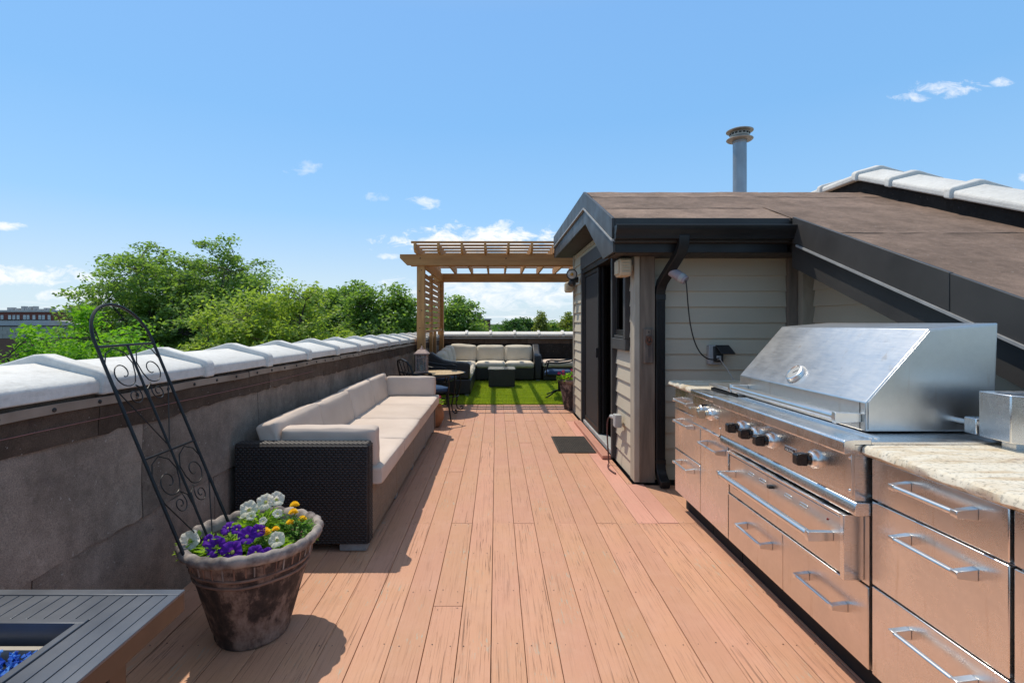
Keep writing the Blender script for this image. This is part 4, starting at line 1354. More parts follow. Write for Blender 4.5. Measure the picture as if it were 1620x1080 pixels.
fl = root('flood_light', (1.21, 7.35, 2.02), 'black wall flood light with round amber bulb beside the sliding door', 'wall light')
m = MB(); m.lathe([(.045, 0), (.045, .03), (.03, .04)], 20, axis='x'); m.v = [(1.192 - p[0], 7.35 + p[1], 2.02 + p[2]) for p in m.v]; part('base', m, 'black_plastic', fl)
m = MB(); m.tube([(1.16, 7.35, 2.02), (1.13, 7.33, 2.03), (1.11, 7.30, 2.06)], .018, 10); part('arm', m, 'black_plastic', fl)
def aim(m, c, d):
    q = Vector(d).to_track_quat('Z', 'Y').to_matrix(); m.v = [tuple(q @ Vector(p) + Vector(c)) for p in m.v]; return m
dd = (-.12, -1, -.05)
m = aim(MB().lathe([(.04, -.09), (.055, -.06), (.075, .0), (.078, .03), (.070, .03), (.066, .01)], 28), (1.085, 7.26, 2.09), dd); hd = part('lamp_head', m, 'black_plastic', fl)
m = aim(MB().lathe([(.064, .012), (.064, .018), (.05, .022)], 28), (1.085, 7.26, 2.09), dd); part('lens', m, 'lamp_lens', hd)
m = aim(MB().lathe([(.024, .0225), (.024, .026), (.01, .03)], 20), (1.085, 7.26, 2.09), dd); part('bulb', m, 'lamp_amber', hd)
m = aim(MB().lathe([(.02, -.05), (.05, -.03), (.055, .02), (.03, .045)], 20), (1.09, 7.27, 1.965), (-.3, -.6, -.8)); part('motion_sensor', m, 'black_plastic', fl)

ol = root('bottle_opener', (1.31, 4.375, 1.10), 'weathered plank with rusty bottle opener hung on the corner post', 'bottle opener')
m = MB(); m.box((1.272, 4.356, 1.05), (1.356, 4.378, 1.345)); pl = part('plank', m, 'plank_old', ol, bevel=.004)
m = MB(); m.tube([(1.314 + .024 * math.cos(a), 4.347, 1.245 + .026 * math.sin(a)) for a in np.linspace(0, 2 * math.pi, 18)[:-1]], .0065, 8, closed=True)
m.box((1.290, 4.345, 1.262), (1.338, 4.356, 1.285)); m.prism([(1.296, 1.225), (1.332, 1.225), (1.324, 1.205), (1.304, 1.205)], 1, 4.345, 4.356); m.box((1.306, 4.340, 1.236), (1.322, 4.352, 1.262))
part('opener', m, 'rusty_iron', ol, bevel=.002)
m = MB(); m.lathe([(.006, 0), (.004, .004)], 10, (1.314, 4.352, 1.318), axis='y'); part('nail_hole', m, 'gap_black', pl)

sd = root('spot_lamp', (1.47, 4.33, 1.72), 'mauve grey cylinder spot lamp clipped to the black downspout', 'spot lamp')
p0, p1 = Vector((1.455, 4.26, 1.845)), Vector((1.56, 4.16, 1.745))
ax = (p1 - p0)
m = MB(); m.tube([p0 - ax * .05, p0, p0 + ax * .70, p1], [.03, .041, .042, .036], 24); part('body', m, 'plastic_mauve', sd)
m = MB(); m.tube([p0 + ax * .70, p0 + ax * .88], [.0435, .0405], 24); part('collar', m, 'plastic_grey', sd)
m = MB(); m.tube([p0 + ax * .3, (1.45, 4.33, 1.80)], .012, 10); part('bracket', m, 'black_plastic', sd)
ob = root('outlet_box', (1.93, 4.49, 1.02), 'black outdoor socket box with flipped-up cover on the clapboards', 'socket')
m = MB(); m.box((1.875, 4.455, 1.03), (1.985, 4.513, 1.20)); part('back_box', m, 'plastic_grey', ob, bevel=.006)
m = MB(); m.box((1.91, 4.425, 1.055), (1.99, 4.454, 1.19)); part('socket_plate', m, 'black_plastic', ob, bevel=.004)
m = MB(); m.add([(1.915, 4.424, 1.195), (2.03, 4.424, 1.195), (2.06, 4.36, 1.125), (1.945, 4.36, 1.125), (1.915, 4.414, 1.205), (2.03, 4.414, 1.205), (2.065, 4.352, 1.132), (1.94, 4.352, 1.132)], [(0, 3, 2, 1), (4, 5, 6, 7), (0, 1, 5, 4), (1, 2, 6, 5), (2, 3, 7, 6), (3, 0, 4, 7)]); part('cover', m, 'black_plastic', ob, bevel=.003)
m = MB(); m.box((1.925, 4.40, 1.075), (1.96, 4.424, 1.11)); part('plug', m, 'plastic_grey', ob, bevel=.004)
def bez(P, n=16):
    P = [Vector(p) for p in P]; out = []
    for i in range(n + 1):
        t = i / n; Q = P[:]
        while len(Q) > 1: Q = [Q[j].lerp(Q[j + 1], t) for j in range(len(Q) - 1)]
        out.append(Q[0])
    return out
m = MB(); m.tube(bez([p1, (1.58, 4.15, 1.62), (1.62, 4.30, 1.22), (1.78, 4.42, 1.02), (1.94, 4.40, 1.09)], 22), .0055, 8)
single('power_cable', m, 'cable_black', (1.6, 4.3, 1.4), 'black cable drooping from the mauve spot lamp to the socket', 'cable')
m = MB(); m.tube(bez([(1.95, 4.405, 1.08), (1.99, 4.40, 1.02), (2.03, 4.36, .97), (2.06, 4.3, .80)], 10), .004, 6)
single('power_cable', m, 'cable_white', (2.0, 4.4, .9), 'short pale lead hanging from the socket behind the grill', 'cable')
jb = root('junction_box', (1.16, 4.93, .36), 'small grey junction box low on the clapboards by the door', 'junction box')
m = MB(); m.box((1.13, 4.80, .40), (1.192, 4.90, .52)); part('box', m, 'plastic_grey', jb, bevel=.006)
m = MB(); m.tube([(1.16, 4.90, .47), (1.155, 4.96, .475), (1.14, 5.02, .47)], [.026, .024, .02], 12); part('connector', m, 'plastic_grey', jb)
m = MB(); m.tube(bez([(1.14, 5.02, .465), (1.10, 5.10, .46), (1.10, 5.02, .30), (1.11, 4.98, .02)], 12) + bez([(1.11, 4.98, .02), (1.08, 4.92, -.0), (1.05, 4.82, .012), (1.10, 4.66, .010)], 8)[1:], .007, 8)
single('power_cable', m, 'cable_red', (1.1, 4.95, .0), 'dark red cable from the junction box down to the deck', 'cable')

# ------------------------------------------------------------------ long wicker sofa along the wall
def weave(mb, O, U, V, wdt, hgt, pu=0.027, pv=0.0145, h=0.0055):
    """basket weave of separate strands, bulged, in brick bond"""
    O, U, V = Vector(O), Vector(U).normalized(), Vector(V).normalized()
    Nn = U.cross(V)
    nu, nv = int(wdt / pu), int(hgt / pv)
    pu, pv = wdt / nu, hgt / nv
    for j in range(nv):
        off = 0.5 * pu if j % 2 else 0.0
        for i in range(nu + (1 if j % 2 else 0)):
            a = max(0.0, i * pu - off); b = min(wdt, (i + 1) * pu - off)
            if b - a < 0.004: continue
            v0, v1 = j * pv + .0012, (j + 1) * pv - .0012
            e = min(.0045, (b - a) * .3)
            P = lambda u, v, k: O + U * u + V * v + Nn * k
            mb.add([P(a, v0, 0), P(b, v0, 0), P(b, v1, 0), P(a, v1, 0), P(a + e, v0 + .0035, h), P(b - e, v0 + .0035, h), P(b - e, v1 - .0035, h), P(a + e, v1 - .0035, h)],
                   [(4, 5, 6, 7), (0, 1, 5, 4), (1, 2, 6, 5), (2, 3, 7, 6), (3, 0, 4, 7)])
SY0, SY1 = 3.085, 6.50
SB, SFX = -1.60, -0.79
sofa = root('wicker_sofa', (-1.2, 4.8, 0.0), 'long dark wicker sofa with beige cushions along the parapet wall', 'sofa')
def arm(y0, y1):
    m = MB(); m.box((SB, y0, .045), (SFX + .01, y1, .655)); return part('arm', m, 'wicker_dark', sofa, bevel=.012)
a1 = arm(SY0, SY0 + .10); a2 = arm(SY1 - .10, SY1)
m = MB()
weave(m, (SB + .006, SY0 - .0005, .05), (1, 0, 0), (0, 0, 1), SFX - SB - .002, .598)
weave(m, (SFX + .0105, SY0 + .006, .05), (0, 1, 0), (0, 0, 1), .088, .598)
weave(m, (SB + .006, SY0 + .006, .6555), (1, 0, 0), (0, 1, 0), SFX - SB - .002, .088)
part('weave', m, 'wicker_dark', a1, smooth=60, kind='stuff')
seg = (SY1 - SY0 - .2) / 4
for i in range(4):
    y0 = SY0 + .10 + i * seg; y1 = y0 + seg
    m = MB(); m.box((SB + .1, y0 + .002, .045), (SFX, y1 - .002, .375)); b = part('seat_base', m, 'wicker_dark', sofa, bevel=.008)
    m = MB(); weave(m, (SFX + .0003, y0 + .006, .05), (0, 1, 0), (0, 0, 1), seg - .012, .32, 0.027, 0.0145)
    part('weave', m, 'wicker_deck_lit', b, smooth=60, kind='stuff')
    m = MB(); m.box((SB, y0 + .002, .045), (SB + .095, y1 - .002, .61)); part('back', m, 'wicker_dark', sofa, bevel=.012)
for (yy) in (SY0 + .0, SY0 + .1 + seg, SY0 + .1 + 2 * seg, SY0 + .1 + 3 * seg, SY1 - .12):
    for xx in (SB + .02, SFX - .17):
        m = MB(); m.box((xx, yy + .012, .0035), (xx + .165, yy + .10, .045)); part('foot', m, 'foot_grey', sofa, bevel=.003)
def piping(parent, c, size, rot, z, r=.0045, mat='cushion_beige', inset=.006, axis=2):
    h = [s / 2 - inset for s in size]
    o = [i for i in range(3) if i != axis]
    pts = []
    rr = .05
    for (sx, sy, a0) in ((1, 1, 0), (-1, 1, 90), (-1, -1, 180), (1, -1, 270)):
        for k in range(5):
            a = R(a0 + 90 * k / 4)
            p = [0, 0, 0]
            p[o[0]] = sx * (h[o[0]] - rr) + rr * math.cos(a)
            p[o[1]] = sy * (h[o[1]] - rr) + rr * math.sin(a)
            p[axis] = z
            v = Vector(p)
            if rot is not None: v = rot @ v
            pts.append(v + Vector(c))
    m = MB(); m.tube(pts, r, 6, closed=True)
    part('piping', m, mat, parent)
names4 = ['nearest the camera', 'second from the camera', 'third from the camera', 'farthest from the camera']
for i in range(4):
    y = SY0 + .10 + (i + .5) * seg
    size = (.655, seg - .006, .115); c = (-1.045, y, .435)
    m = MB(); m.cushion(c, size, None, r=.018, puff=.008, n=12, wr=.0014)
    o = single('seat_cushion', m, 'cushion_beige', (c[0], c[1], .378), 'beige seat cushion of the long sofa, %s' % names4[i], 'cushion', 'seat cushions of the long sofa', smooth=60)
    piping(o, c, size, None, .046, inset=.010); piping(o, c, size, None, -.046, inset=.010)
    rot = Matrix.Rotation(R(-13), 3, 'Y')
    size = (.135, seg - .010, .315); c = (-1.425, y + random.uniform(-.004, .004), .602 + random.uniform(-.008, .008))
    m = MB(); m.cushion(c, size, rot, r=.022, puff=.015, n=12, axis=0, wr=.002)
    o = single('back_cushion', m, 'cushion_beige', (c[0], c[1], .48), 'beige back cushion of the long sofa, %s' % names4[i], 'cushion', 'back cushions of the long sofa', smooth=60)
    piping(o, c, size, rot, .045, axis=0, inset=.012)
for (y, tilt, txt) in ((SY0 + .185, 6, 'beige side cushion against the near arm of the long sofa'), (SY1 - .195, -9, 'beige side cushion against the far arm of the long sofa')):
    rot = Matrix.Rotation(R(tilt), 3, 'X')
    size = (.60, .105, .26) if tilt > 0 else (.60, .125, .245); c = (-1.06, y - (.02 if tilt > 0 else 0), .605 if tilt > 0 else .605)
    m = MB(); m.cushion(c, size, rot, r=.022, puff=.014, n=12, axis=1, wr=.002)
    o = single('side_cushion', m, 'cushion_beige', (c[0], c[1], .48), txt, 'cushion', smooth=60)
    piping(o, c, size, rot, -.04, axis=1, inset=.012); piping(o, c, size, rot, .04, axis=1, inset=.012)

# ------------------------------------------------------------------ fire table at the lower left
ft = root('fire_table', (-1.26, .92, 0), 'grey slatted metal fire table with blue glass burner at the lower left', 'fire table')
TX0, TX1, TY0, TY1, TZ = -1.60, -.91, .30, 1.48, .62
OX0, OX1, OY0, OY1 = -1.431, -1.09, .46, 1.31
for (a, b) in (((TX0, TY1 - .03), (TX1, TY1)), ((TX0, TY0), (TX1, TY0 + .03)), ((TX0, TY0 + .031), (TX0 + .03, TY1 - .031)), ((TX1 - .03, TY0 + .031), (TX1, TY1 - .031))):
    m = MB(); m.box((a[0], a[1], TZ - .008), (b[0], b[1], TZ)); part('border_board', m, 'table_grey', ft, bevel=.0015)
m = MB(); m.box((TX0 + .002, TY0 + .002, TZ - .06), (TX0 + .02, TY1 - .002, TZ - .009)); m.box((TX1 - .02, TY0 + .002, TZ - .06), (TX1 - .002, TY1 - .002, TZ - .009)); m.box((TX0 + .02, TY1 - .02, TZ - .06), (TX1 - .02, TY1 - .002, TZ - .009)); m.box((TX0 + .02, TY0 + .002, TZ - .06), (TX1 - .02, TY0 + .02, TZ - .009))
part('apron', m, 'table_brown', ft)
x = TX1 - .033
pw_ = .12700 / 3
while x - pw_ > TX0 + .028:
    lo_, hi_ = x - pw_ + .0035, x
    if hi_ > OX0 - .016 and lo_ < OX1 + .016:
        spans = [(OY1 + .022, TY1 - .033), (TY0 + .033, OY0 - .022)]
        if hi_ > OX1 + .020 and lo_ < OX1 + .02: spans = spans
    else:
        spans = [(TY0 + .033, TY1 - .033)]
    for (p, q) in spans:
        m = MB(); m.box((lo_, p, TZ - .009), (hi_, q, TZ - .001)); part('slat', m, 'table_grey', ft, bevel=.001)
    x -= pw_
for (a, b) in (((OX0 - .02, OY1), (OX1 + .02, OY1 + .02)), ((OX0 - .02, OY0 - .02), (OX1 + .02, OY0)), ((OX0 - .02, OY0 + .0005), (OX0, OY1 - .0005)), ((OX1, OY0 + .0005), (OX1 + .02, OY1 - .0005))):
    m = MB(); m.box((a[0], a[1], TZ - .07), (b[0], b[1], TZ + .002)); part('burner_rim', m, 'table_grey', ft, bevel=.0015)
m = MB(); m.box((OX0 + .001, OY0 + .001, TZ - .085), (OX1 - .001, OY1 - .001, TZ - .078)); pan = part('burner_pan', m, 'tray_dark', ft)
m = MB(); m.box((OX0 + .001, OY1 - .035, TZ - .0775), (OX1 - .001, OY1 - .020, TZ - .045)); m.box((OX1 - .035, OY0 + .001, TZ - .0775), (OX1 - .020, OY1 - .036, TZ - .045)); part('pan_edge', m, 'tray_edge', pan)
m = MB()
for k in range(2600):
    x = random.uniform(OX0 + .02, OX1 - .045); y = random.uniform(OY0 + .02, OY1 - .05); z = TZ - .066 + random.uniform(0, .03)
    rr = random.uniform(.006, .011)
    rot = Matrix.Rotation(random.uniform(0, 6), 3, 'Z') @ Matrix.Rotation(random.uniform(0, 6), 3, 'X')
    pts = [rot @ Vector(p) * rr for p in ((1, 0, 0), (-.3, .9, .1), (-.5, -.8, 0), (.1, .1, .9), (.3, -.2, -.8))]
    m.add([p + Vector((x, y, z)) for p in pts], [(0, 1, 3), (1, 2, 3), (2, 0, 3), (1, 0, 4), (2, 1, 4), (0, 2, 4)])
part('fire_glass', m, 'fire_glass', pan, smooth=0, kind='stuff')
for (px_, py_) in ((TX0 + .04, TY0 + .06), (TX1 - .10, TY0 + .06), (TX0 + .04, TY1 - .24), (TX1 - .10, TY1 - .24)):
    m = MB(); m.box((px_, py_, .0035), (px_ + .06, py_ + .06, TZ - .0605)); part('leg', m, 'table_brown', ft, bevel=.003)
m = MB(); m.box((TX0 + .12, TY0 + .14, .0035), (TX1 - .13, TY1 - .30, TZ - .0855)); part('tank_cover', m, 'table_brown', ft, bevel=.003)

# ------------------------------------------------------------------ flower pots
def leafy(n, fn, size, asp=.5, droop=.4):
    """n leaves: fn() -> (position, outward dir); four-vertex folded leaf"""
    v = []; f = []
    for k in range(n):
        p, d = fn()
        d = Vector(d).normalized(); s = size * random.uniform(.6, 1.25)
        side = d.cross(Vector((random.uniform(-.4, .4), random.uniform(-.4, .4), 1))).normalized()
        up = side.cross(d)
        o = len(v)
        v += [p, p + d * s * .5 + side * s * asp * .5 + up * s * .08, p + d * s - up * s * droop * random.uniform(.2, 1), p + d * s * .5 - side * s * asp * .5 + up * s * .08]
        f += [(o, o + 1, o + 2, o + 3)]
    return MB().add(v, f)
def petunia(c, d, r):
    r *= .86
    """five-lobed trumpet"""
    m = MB(); n = 30
    ph = random.uniform(0, 6)
    rings = [(0.10, -.62), (.20, -.18), (.55, .10), (.85, .12), (1.0, .05)]
    vs = []
    for (k, z) in rings:
        for i in range(n):
            a = 2 * math.pi * i / n
            lob = 1 + .06 * k * math.cos(5 * a + ph) + .025 * k * math.sin(13 * a + ph)
            zz = z + .10 * k * math.sin(10 * a + ph) + .13 * k * math.sin(2 * a + ph * 2) + .08 * k * math.sin(3 * a)
            vs.append((r * k * lob * math.cos(a), r * k * lob * math.sin(a), r * zz))
    fs = [(j * n + i, j * n + (i + 1) % n, (j + 1) * n + (i + 1) % n, (j + 1) * n + i) for j in range(len(rings) - 1) for i in range(n)]
    q = Vector(d).to_track_quat('Z', 'Y').to_matrix()
    m.add([tuple(q @ Vector(p) + Vector(c)) for p in vs], fs)
    t = MB().lathe([(r * .20, r * -.12), (r * .12, r * -.02), (r * .03, r * .0)], 10)
    t.v = [tuple(q @ Vector(p) + Vector(c)) for p in t.v]
    return m, t
def pompon(c, r):
    m = MB()
    for ring, (k, z, n) in enumerate(((1.0, .0, 11), (.85, .35, 9), (.6, .65, 7), (.3, .85, 5))):
        for i in range(n):
            a = 2 * math.pi * (i + .5 * ring) / n + random.uniform(-.1, .1)
            w_ = .34
            ca, sa = math.cos(a), math.sin(a)
            m.add([(c[0] + r * .1 * ca, c[1] + r * .1 * sa, c[2] + r * (z - .25)), (c[0] + r * (k * ca - w_ * sa), c[1] + r * (k * sa + w_ * ca), c[2] + r * z),
                   (c[0] + r * 1.12 * k * ca, c[1] + r * 1.12 * k * sa, c[2] + r * (z + .08)), (c[0] + r * (k * ca + w_ * sa), c[1] + r * (k * sa - w_ * ca), c[2] + r * z)], [(0, 1, 2, 3)])
    return m
def plant(name, label, cat, base, foliage_r, n, lsize, lmat, flowers, fmat, group=None, kindf='petunia', droop=.4, h=.08):
    r = root(name, base, label, cat, group)
    B = Vector(base)
    def fn():
        a = random.uniform(0, 6.283); q = random.random() ** .6
        p = B + Vector((math.cos(a) * foliage_r[0] * q, math.sin(a) * foliage_r[1] * q, h * random.uniform(.0, 1) * (1.1 - q * .6)))
        return p, (math.cos(a) + random.uniform(-.6, .6), math.sin(a) + random.uniform(-.6, .6), random.uniform(.0, 1.0))
    part('foliage', leafy(n, fn, lsize, .55, droop), lmat, r, smooth=0)
    st = MB()
    for k in range(9):
        a = random.uniform(0, 6.283); q = random.random()
        st.tube([B, B + Vector((math.cos(a) * foliage_r[0] * q * .5, math.sin(a) * foliage_r[1] * q * .5, h * .6)), B + Vector((math.cos(a) * foliage_r[0] * q, math.sin(a) * foliage_r[1] * q, h))], .002, 4)
    for (dx, dy, dz, rr, d) in flowers:
        st.tube([B, B + Vector((dx * .6, dy * .6, dz * .5)), B + Vector((dx, dy, dz)) - Vector(d).normalized() * rr * .5], .002, 4)
    part('stem', st, lmat, r)
    for (dx, dy, dz, rr, d) in flowers:
        c = B + Vector((dx, dy, dz))
        if kindf == 'petunia':
            m, t = petunia(c, d, rr)
            fo = part('flower', m, fmat, r, smooth=50); part('throat', t, 'flower_throat', fo)
        else:
            part('flower', pompon(c, rr), fmat, r, smooth=0)
    return r
PC = Vector((-1.105, 2.30, 0))
pot = root('flower_pot', PC, 'big weathered clay pot with scalloped rim full of petunias and marigolds', 'flower pot')
prof = [(.150, .004), (.157, .02), (.160, .045), (.168, .06), (.262, .40), (.270, .42), (.252, .42), (.240, .36), (.235, .345)]
def pfn(r, z, a):
    if .05 < z < .30: r += .0015 * math.sin(a * 7 + z * 30)
    return r, z
m = MB(); m.lathe(prof, 64, PC, pfn); pb = part('body', m, 'pot_weathered', pot)
rimv = []
nr = 128
m = MB()
prof2 = [(.248, .412), (.272, .406), (.292, .416), (.302, .434), (.298, .450), (.284, .460), (.266, .454), (.252, .436)]
def rfn(r, z, a):
    t = abs(math.sin(a * 13 + .15 * math.sin(a * 3)))
    k = (r - .248) / .054
    return r - .009 * k * (1 - t) + .003 * math.sin(a * 5) * k, z + .009 * (t - .5) * (z > .42) + .003 * math.sin(a * 4)
vs = []; fs = []
for i, (r_, z_) in enumerate(prof2):
    for k in range(nr):
        a = 2 * math.pi * k / nr
        rr, zz = rfn(r_, z_, a); vs.append((PC.x + rr * math.cos(a), PC.y + rr * math.sin(a), zz))
np2 = len(prof2)
for i in range(np2):
    j = (i + 1) % np2
    for k in range(nr):
        l = (k + 1) % nr
        fs.append((i * nr + k, i * nr + l, j * nr + l, j * nr + k))
m.add(vs, fs); part('rim', m, 'pot_rim', pot, smooth=60)
for z_, r_ in ((.345, .2485), (.312, .2395)):
    m = MB(); m.tube([(PC.x + r_ * math.cos(a), PC.y + r_ * math.sin(a), z_ + .002 * math.sin(a * 6)) for a in np.linspace(0, 2 * math.pi, 49)[:-1]], .006, 8, closed=True); part('band', m, 'pot_band', pot)
for k in range(40):
    a = 2 * math.pi * k / 40 + random.uniform(-.03, .03)
    r0, r1 = .2615, .2525
    m = MB(); m.tube([(PC.x + r0 * math.cos(a), PC.y + r0 * math.sin(a), .402), (PC.x + r1 * math.cos(a), PC.y + r1 * math.sin(a), .356 + random.uniform(-.004, .006))], [.004, .003], 6); part('flute', m, 'pot_band' if k % 3 else 'pot_rim', pot)
m = MB()
m.lathe([(.244, .370), (.22, .380), (.18, .388), (.12, .380), (.06, .388), (.005, .384)], 40, PC, lambda r, z, a: (r, z + .006 * math.sin(a * 5 + r * 60)))
for k in range(160):
    a = random.uniform(0, 6.283); q = .21 * math.sqrt(random.random()); s_ = random.uniform(.003, .009)
    m.obox((PC.x + q * math.cos(a), PC.y + q * math.sin(a), .394), (s_, s_ * 1.3, s_), Matrix.Rotation(random.uniform(0, 3), 3, (random.random(), random.random(), 1)))
part('soil', m, 'soil', pot)
up = lambda: (random.uniform(-.35, .35), random.uniform(-.95, -.35), random.uniform(.5, 1))
Z0 = .386
plant('petunia_plant', 'white petunia at the left rim of the clay pot beside the trellis foot', 'flower', (PC.x - .185, PC.y - .10, Z0), (.06, .06), 90, .045, 'leaf_petunia', [(-.02, -.04, .085, .048, (.1, -.9, .5)), (.045, .02, .05, .022, (.3, -.5, .8))], 'petal_white', 'petunias in the big clay pot')
plant('petunia_plant', 'cluster of white petunias at the back of the clay pot', 'flower', (PC.x - .01, PC.y + .10, Z0), (.11, .08), 240, .046, 'leaf_petunia',
      [(-.05, -.02, .135, .048, (.1, -.8, .6)), (.02, .0, .165, .045, (.0, -.8, .6)), (.065, .02, .170, .042, (.5, -.6, .6)), (-.09, .01, .10, .030, (-.6, -.5, .6)), (-.02, -.06, .12, .024, (.2, -.8, .6)), (.09, -.03, .12, .026, (.3, -.6, .7)), (.04, -.07, .10, .022, (0, -.7, .7))], 'petal_white', 'petunias in the big clay pot', h=.11)
plant('petunia_plant', 'purple petunias at the front of the clay pot', 'flower', (PC.x - .04, PC.y - .13, Z0), (.10, .08), 230, .044, 'leaf_petunia',
      [(-.03, -.05, .075, .050, (.0, -.9, .5)), (.045, -.065, .06, .052, (.05, -.9, .45)), (.075, .0, .10, .044, (.3, -.7, .6)), (-.04, .06, .11, .036, (-.4, -.5, .7)), (-.115, .03, .055, .040, (-.3, -.8, .5)), (.11, .03, .11, .034, (.5, -.6, .6)), (.02, .02, .12, .026, (-.1, -.7, .7)), (-.08, -.02, .09, .030, (-.3, -.7, .6)), (-.005, -.075, .04, .042, (-.2, -.8, .5))], 'petal_purple', 'petunias in the big clay pot', h=.09)
plant('petunia_plant', 'small purple petunia at the right front of the clay pot', 'flower', (PC.x + .10, PC.y - .17, Z0), (.05, .04), 60, .036, 'leaf_petunia', [(.0, -.02, .055, .036, (.2, -.8, .5)), (.04, -.0, .045, .026, (.5, -.7, .5))], 'petal_purple', 'petunias in the big clay pot', h=.04)
plant('petunia_plant', 'single white petunia among the marigolds of the clay pot', 'flower', (PC.x + .155, PC.y - .07, Z0), (.05, .05), 90, .040, 'leaf_petunia', [(-.005, -.03, .07, .040, (.1, -.8, .6))], 'petal_white', 'petunias in the big clay pot', h=.05)
plant('marigold_plant', 'yellow marigold in the middle of the clay pot', 'flower', (PC.x + .07, PC.y - .06, Z0), (.09, .07), 330, .026, 'leaf_marigold', [(.015, -.02, .09, .028, (0, 0, 1)), (-.015, .03, .08, .018, (0, 0, 1)), (.05, .02, .09, .016, (0, 0, 1)), (-.05, -.01, .075, .015, (0, 0, 1))], 'petal_yellow', 'marigolds in the big clay pot', 'pompon', h=.07)
plant('marigold_plant', 'yellow marigold with several buds at the right rim of the clay pot', 'flower', (PC.x + .17, PC.y + .05, Z0), (.10, .09), 520, .027, 'leaf_marigold', [(-.02, .03, .12, .021, (0, 0, 1)), (.03, .01, .095, .020, (0, 0, 1)), (-.01, -.03, .095, .019, (0, 0, 1)), (-.03, .07, .14, .021, (0, 0, 1))], 'petal_yellow', 'marigolds in the big clay pot', 'pompon', h=.11)

# trellis leaning from the pot against the coping
tr = root('garden_trellis', (-1.30, 2.36, .39), 'black iron scroll trellis standing in the clay pot against the wall', 'trellis')
# its own flat frame: a runs across, b runs up
T0 = Vector((-1.262, 2.235, .42)); T1 = Vector((-1.594, 2.235, 1.213))
ey = (T1 - T0); TL = 1.12; ey.normalize()
ex = Vector((.03, 1, 0)); ex = (ex - ey * ex.dot(ey)).normalized()
HWd = .165
def tp(a, b): return T0 + ex * a + ey * b
def trod(name, pts, r, n=8): part(name, MB().tube([tp(*p) for p in pts], r, n), 'iron_black', tr)
TH = .975
trod('outer_frame', [(-HWd, -.02), (-HWd, TH)] + [(-HWd * math.cos(R(t)), TH + HWd * 1.05 * math.sin(R(t))) for t in range(8, 173, 9)] + [(HWd, TH), (HWd, -.02)], .0068, 10)
trod('cross_bar', [(-HWd, TH - .02), (HWd, TH - .02)], .0052)
trod('cross_bar', [(-HWd, .455), (HWd, .455)], .0052)
trod('centre_bar', [(0, -.02), (0, TH - .02)], .0055)
def spiral(cx, cy, r0, turns, a0, sgn, n=26):
    return [(cx + sgn * (r0 * (1 - .80 * i / n)) * math.cos(a0 + turns * 2 * math.pi * i / n), cy + (r0 * (1 - .80 * i / n)) * math.sin(a0 + turns * 2 * math.pi * i / n)) for i in range(n + 1)]
for b0 in (TH - .02, .455):
    for sg in (-1, 1):
        trod('scroll', [(sg * HWd * .97, b0 - .17), (sg * HWd * .98, b0 - .08), (sg * HWd * .82, b0 - .03), (sg * HWd * .52, b0 - .008), (sg * .035, b0 - .035), (sg * .012, b0 - .085), (sg * .022, b0 - .135)] + spiral(sg * .085, b0 - .125, .068, 1.25, R(190), sg)[2:], .0026, 6)
        trod('scroll', [(sg * .006, b0 - .26), (sg * .012, b0 - .21), (sg * .045, b0 - .185)] + spiral(sg * .070, b0 - .232, .042, 1.5, R(110), sg)[2:], .0026, 6)
        trod('scroll', [(sg * HWd * .98, b0 - .15), (sg * HWd * .93, b0 - .20), (sg * HWd * .60, b0 - .30), (sg * .008, b0 - .47)], .0026, 6)

# ------------------------------------------------------------------ pergola
pg = root('pergola', (0.15, 10.9, 0.0), 'brown timber pergola over the turf lounge at the far end', 'pergola')
def post(x, y, z1=2.44, s=.14, z0=.0):
    m = MB(); m.box((x, y, z0 + .013), (x + s, y + s, z1)); return part('post', m, 'pergola_wood_z', pg, bevel=.004)
fp_ = post(-1.445, 9.20); rp_ = post(-1.44, 12.44); post(2.30, 9.20); post(2.30, 12.44)
for (p, y) in ((fp_, 9.198),):
    for z in (2.35, 1.97, 1.62, 1.30, 1.0):
        q = MB(); q.lathe([(.010, 0), (.009, .004), (.005, .006)], 10, axis='y'); q.v = [(-1.375 + .02 * math.sin(z * 9) + a[0], y - a[1], z + a[2]) for a in q.v]; part('bolt', q, 'bolt_dark', p)
def beam(y, x0, x1, z0, z1, t=.045):
    m = MB(); m.prism([(x0 + .13, z0), (x1 - .13, z0), (x1, z0 + .13), (x1, z1), (x0, z1), (x0, z0 + .13)], 1, y, y + t); return part('beam', m, 'pergola_wood_x', pg, bevel=.003)
b1 = beam(9.154, -1.745, 2.75, 2.435, 2.635); beam(9.342, -1.70, 2.75, 2.435, 2.635); beam(12.395, -1.60, 2.75, 2.40, 2.60); beam(12.582, -1.60, 2.75, 2.40, 2.60)
for x in (-1.375, .18, 1.79):
    q = MB(); q.lathe([(.012, 0), (.010, .004), (.005, .007)], 10, axis='y'); q.v = [(x + a[0], 9.154 - a[1], 2.56 + a[2]) for a in q.v]; part('bolt', q, 'bolt_dark', b1)
for x in (-1.335, 2.37):
    m = MB(); m.box((x - .02, 9.388, 2.40), (x + .025, 12.394, 2.585)); part('side_beam', m, 'pergola_wood', pg, bevel=.003)
xr = -1.45
k = 0
while xr < 2.6:
    m = MB(); m.prism([(8.86, 2.70), (8.94, 2.637), (12.86, 2.602), (12.94, 2.66), (12.94, 2.765), (8.86, 2.795)], 0, xr, xr + .04); part('rafter', m, 'pergola_wood', pg, bevel=.003)
    xr += .412
for k in range(12):
    y = 8.90 + k * .352
    z = 2.796 - (y - 8.86) * .0074
    m = MB(); m.box((-1.50, y, z), (2.65, y + .04, z + .036)); part('purlin', m, 'pergola_wood_x', pg, bevel=.002)
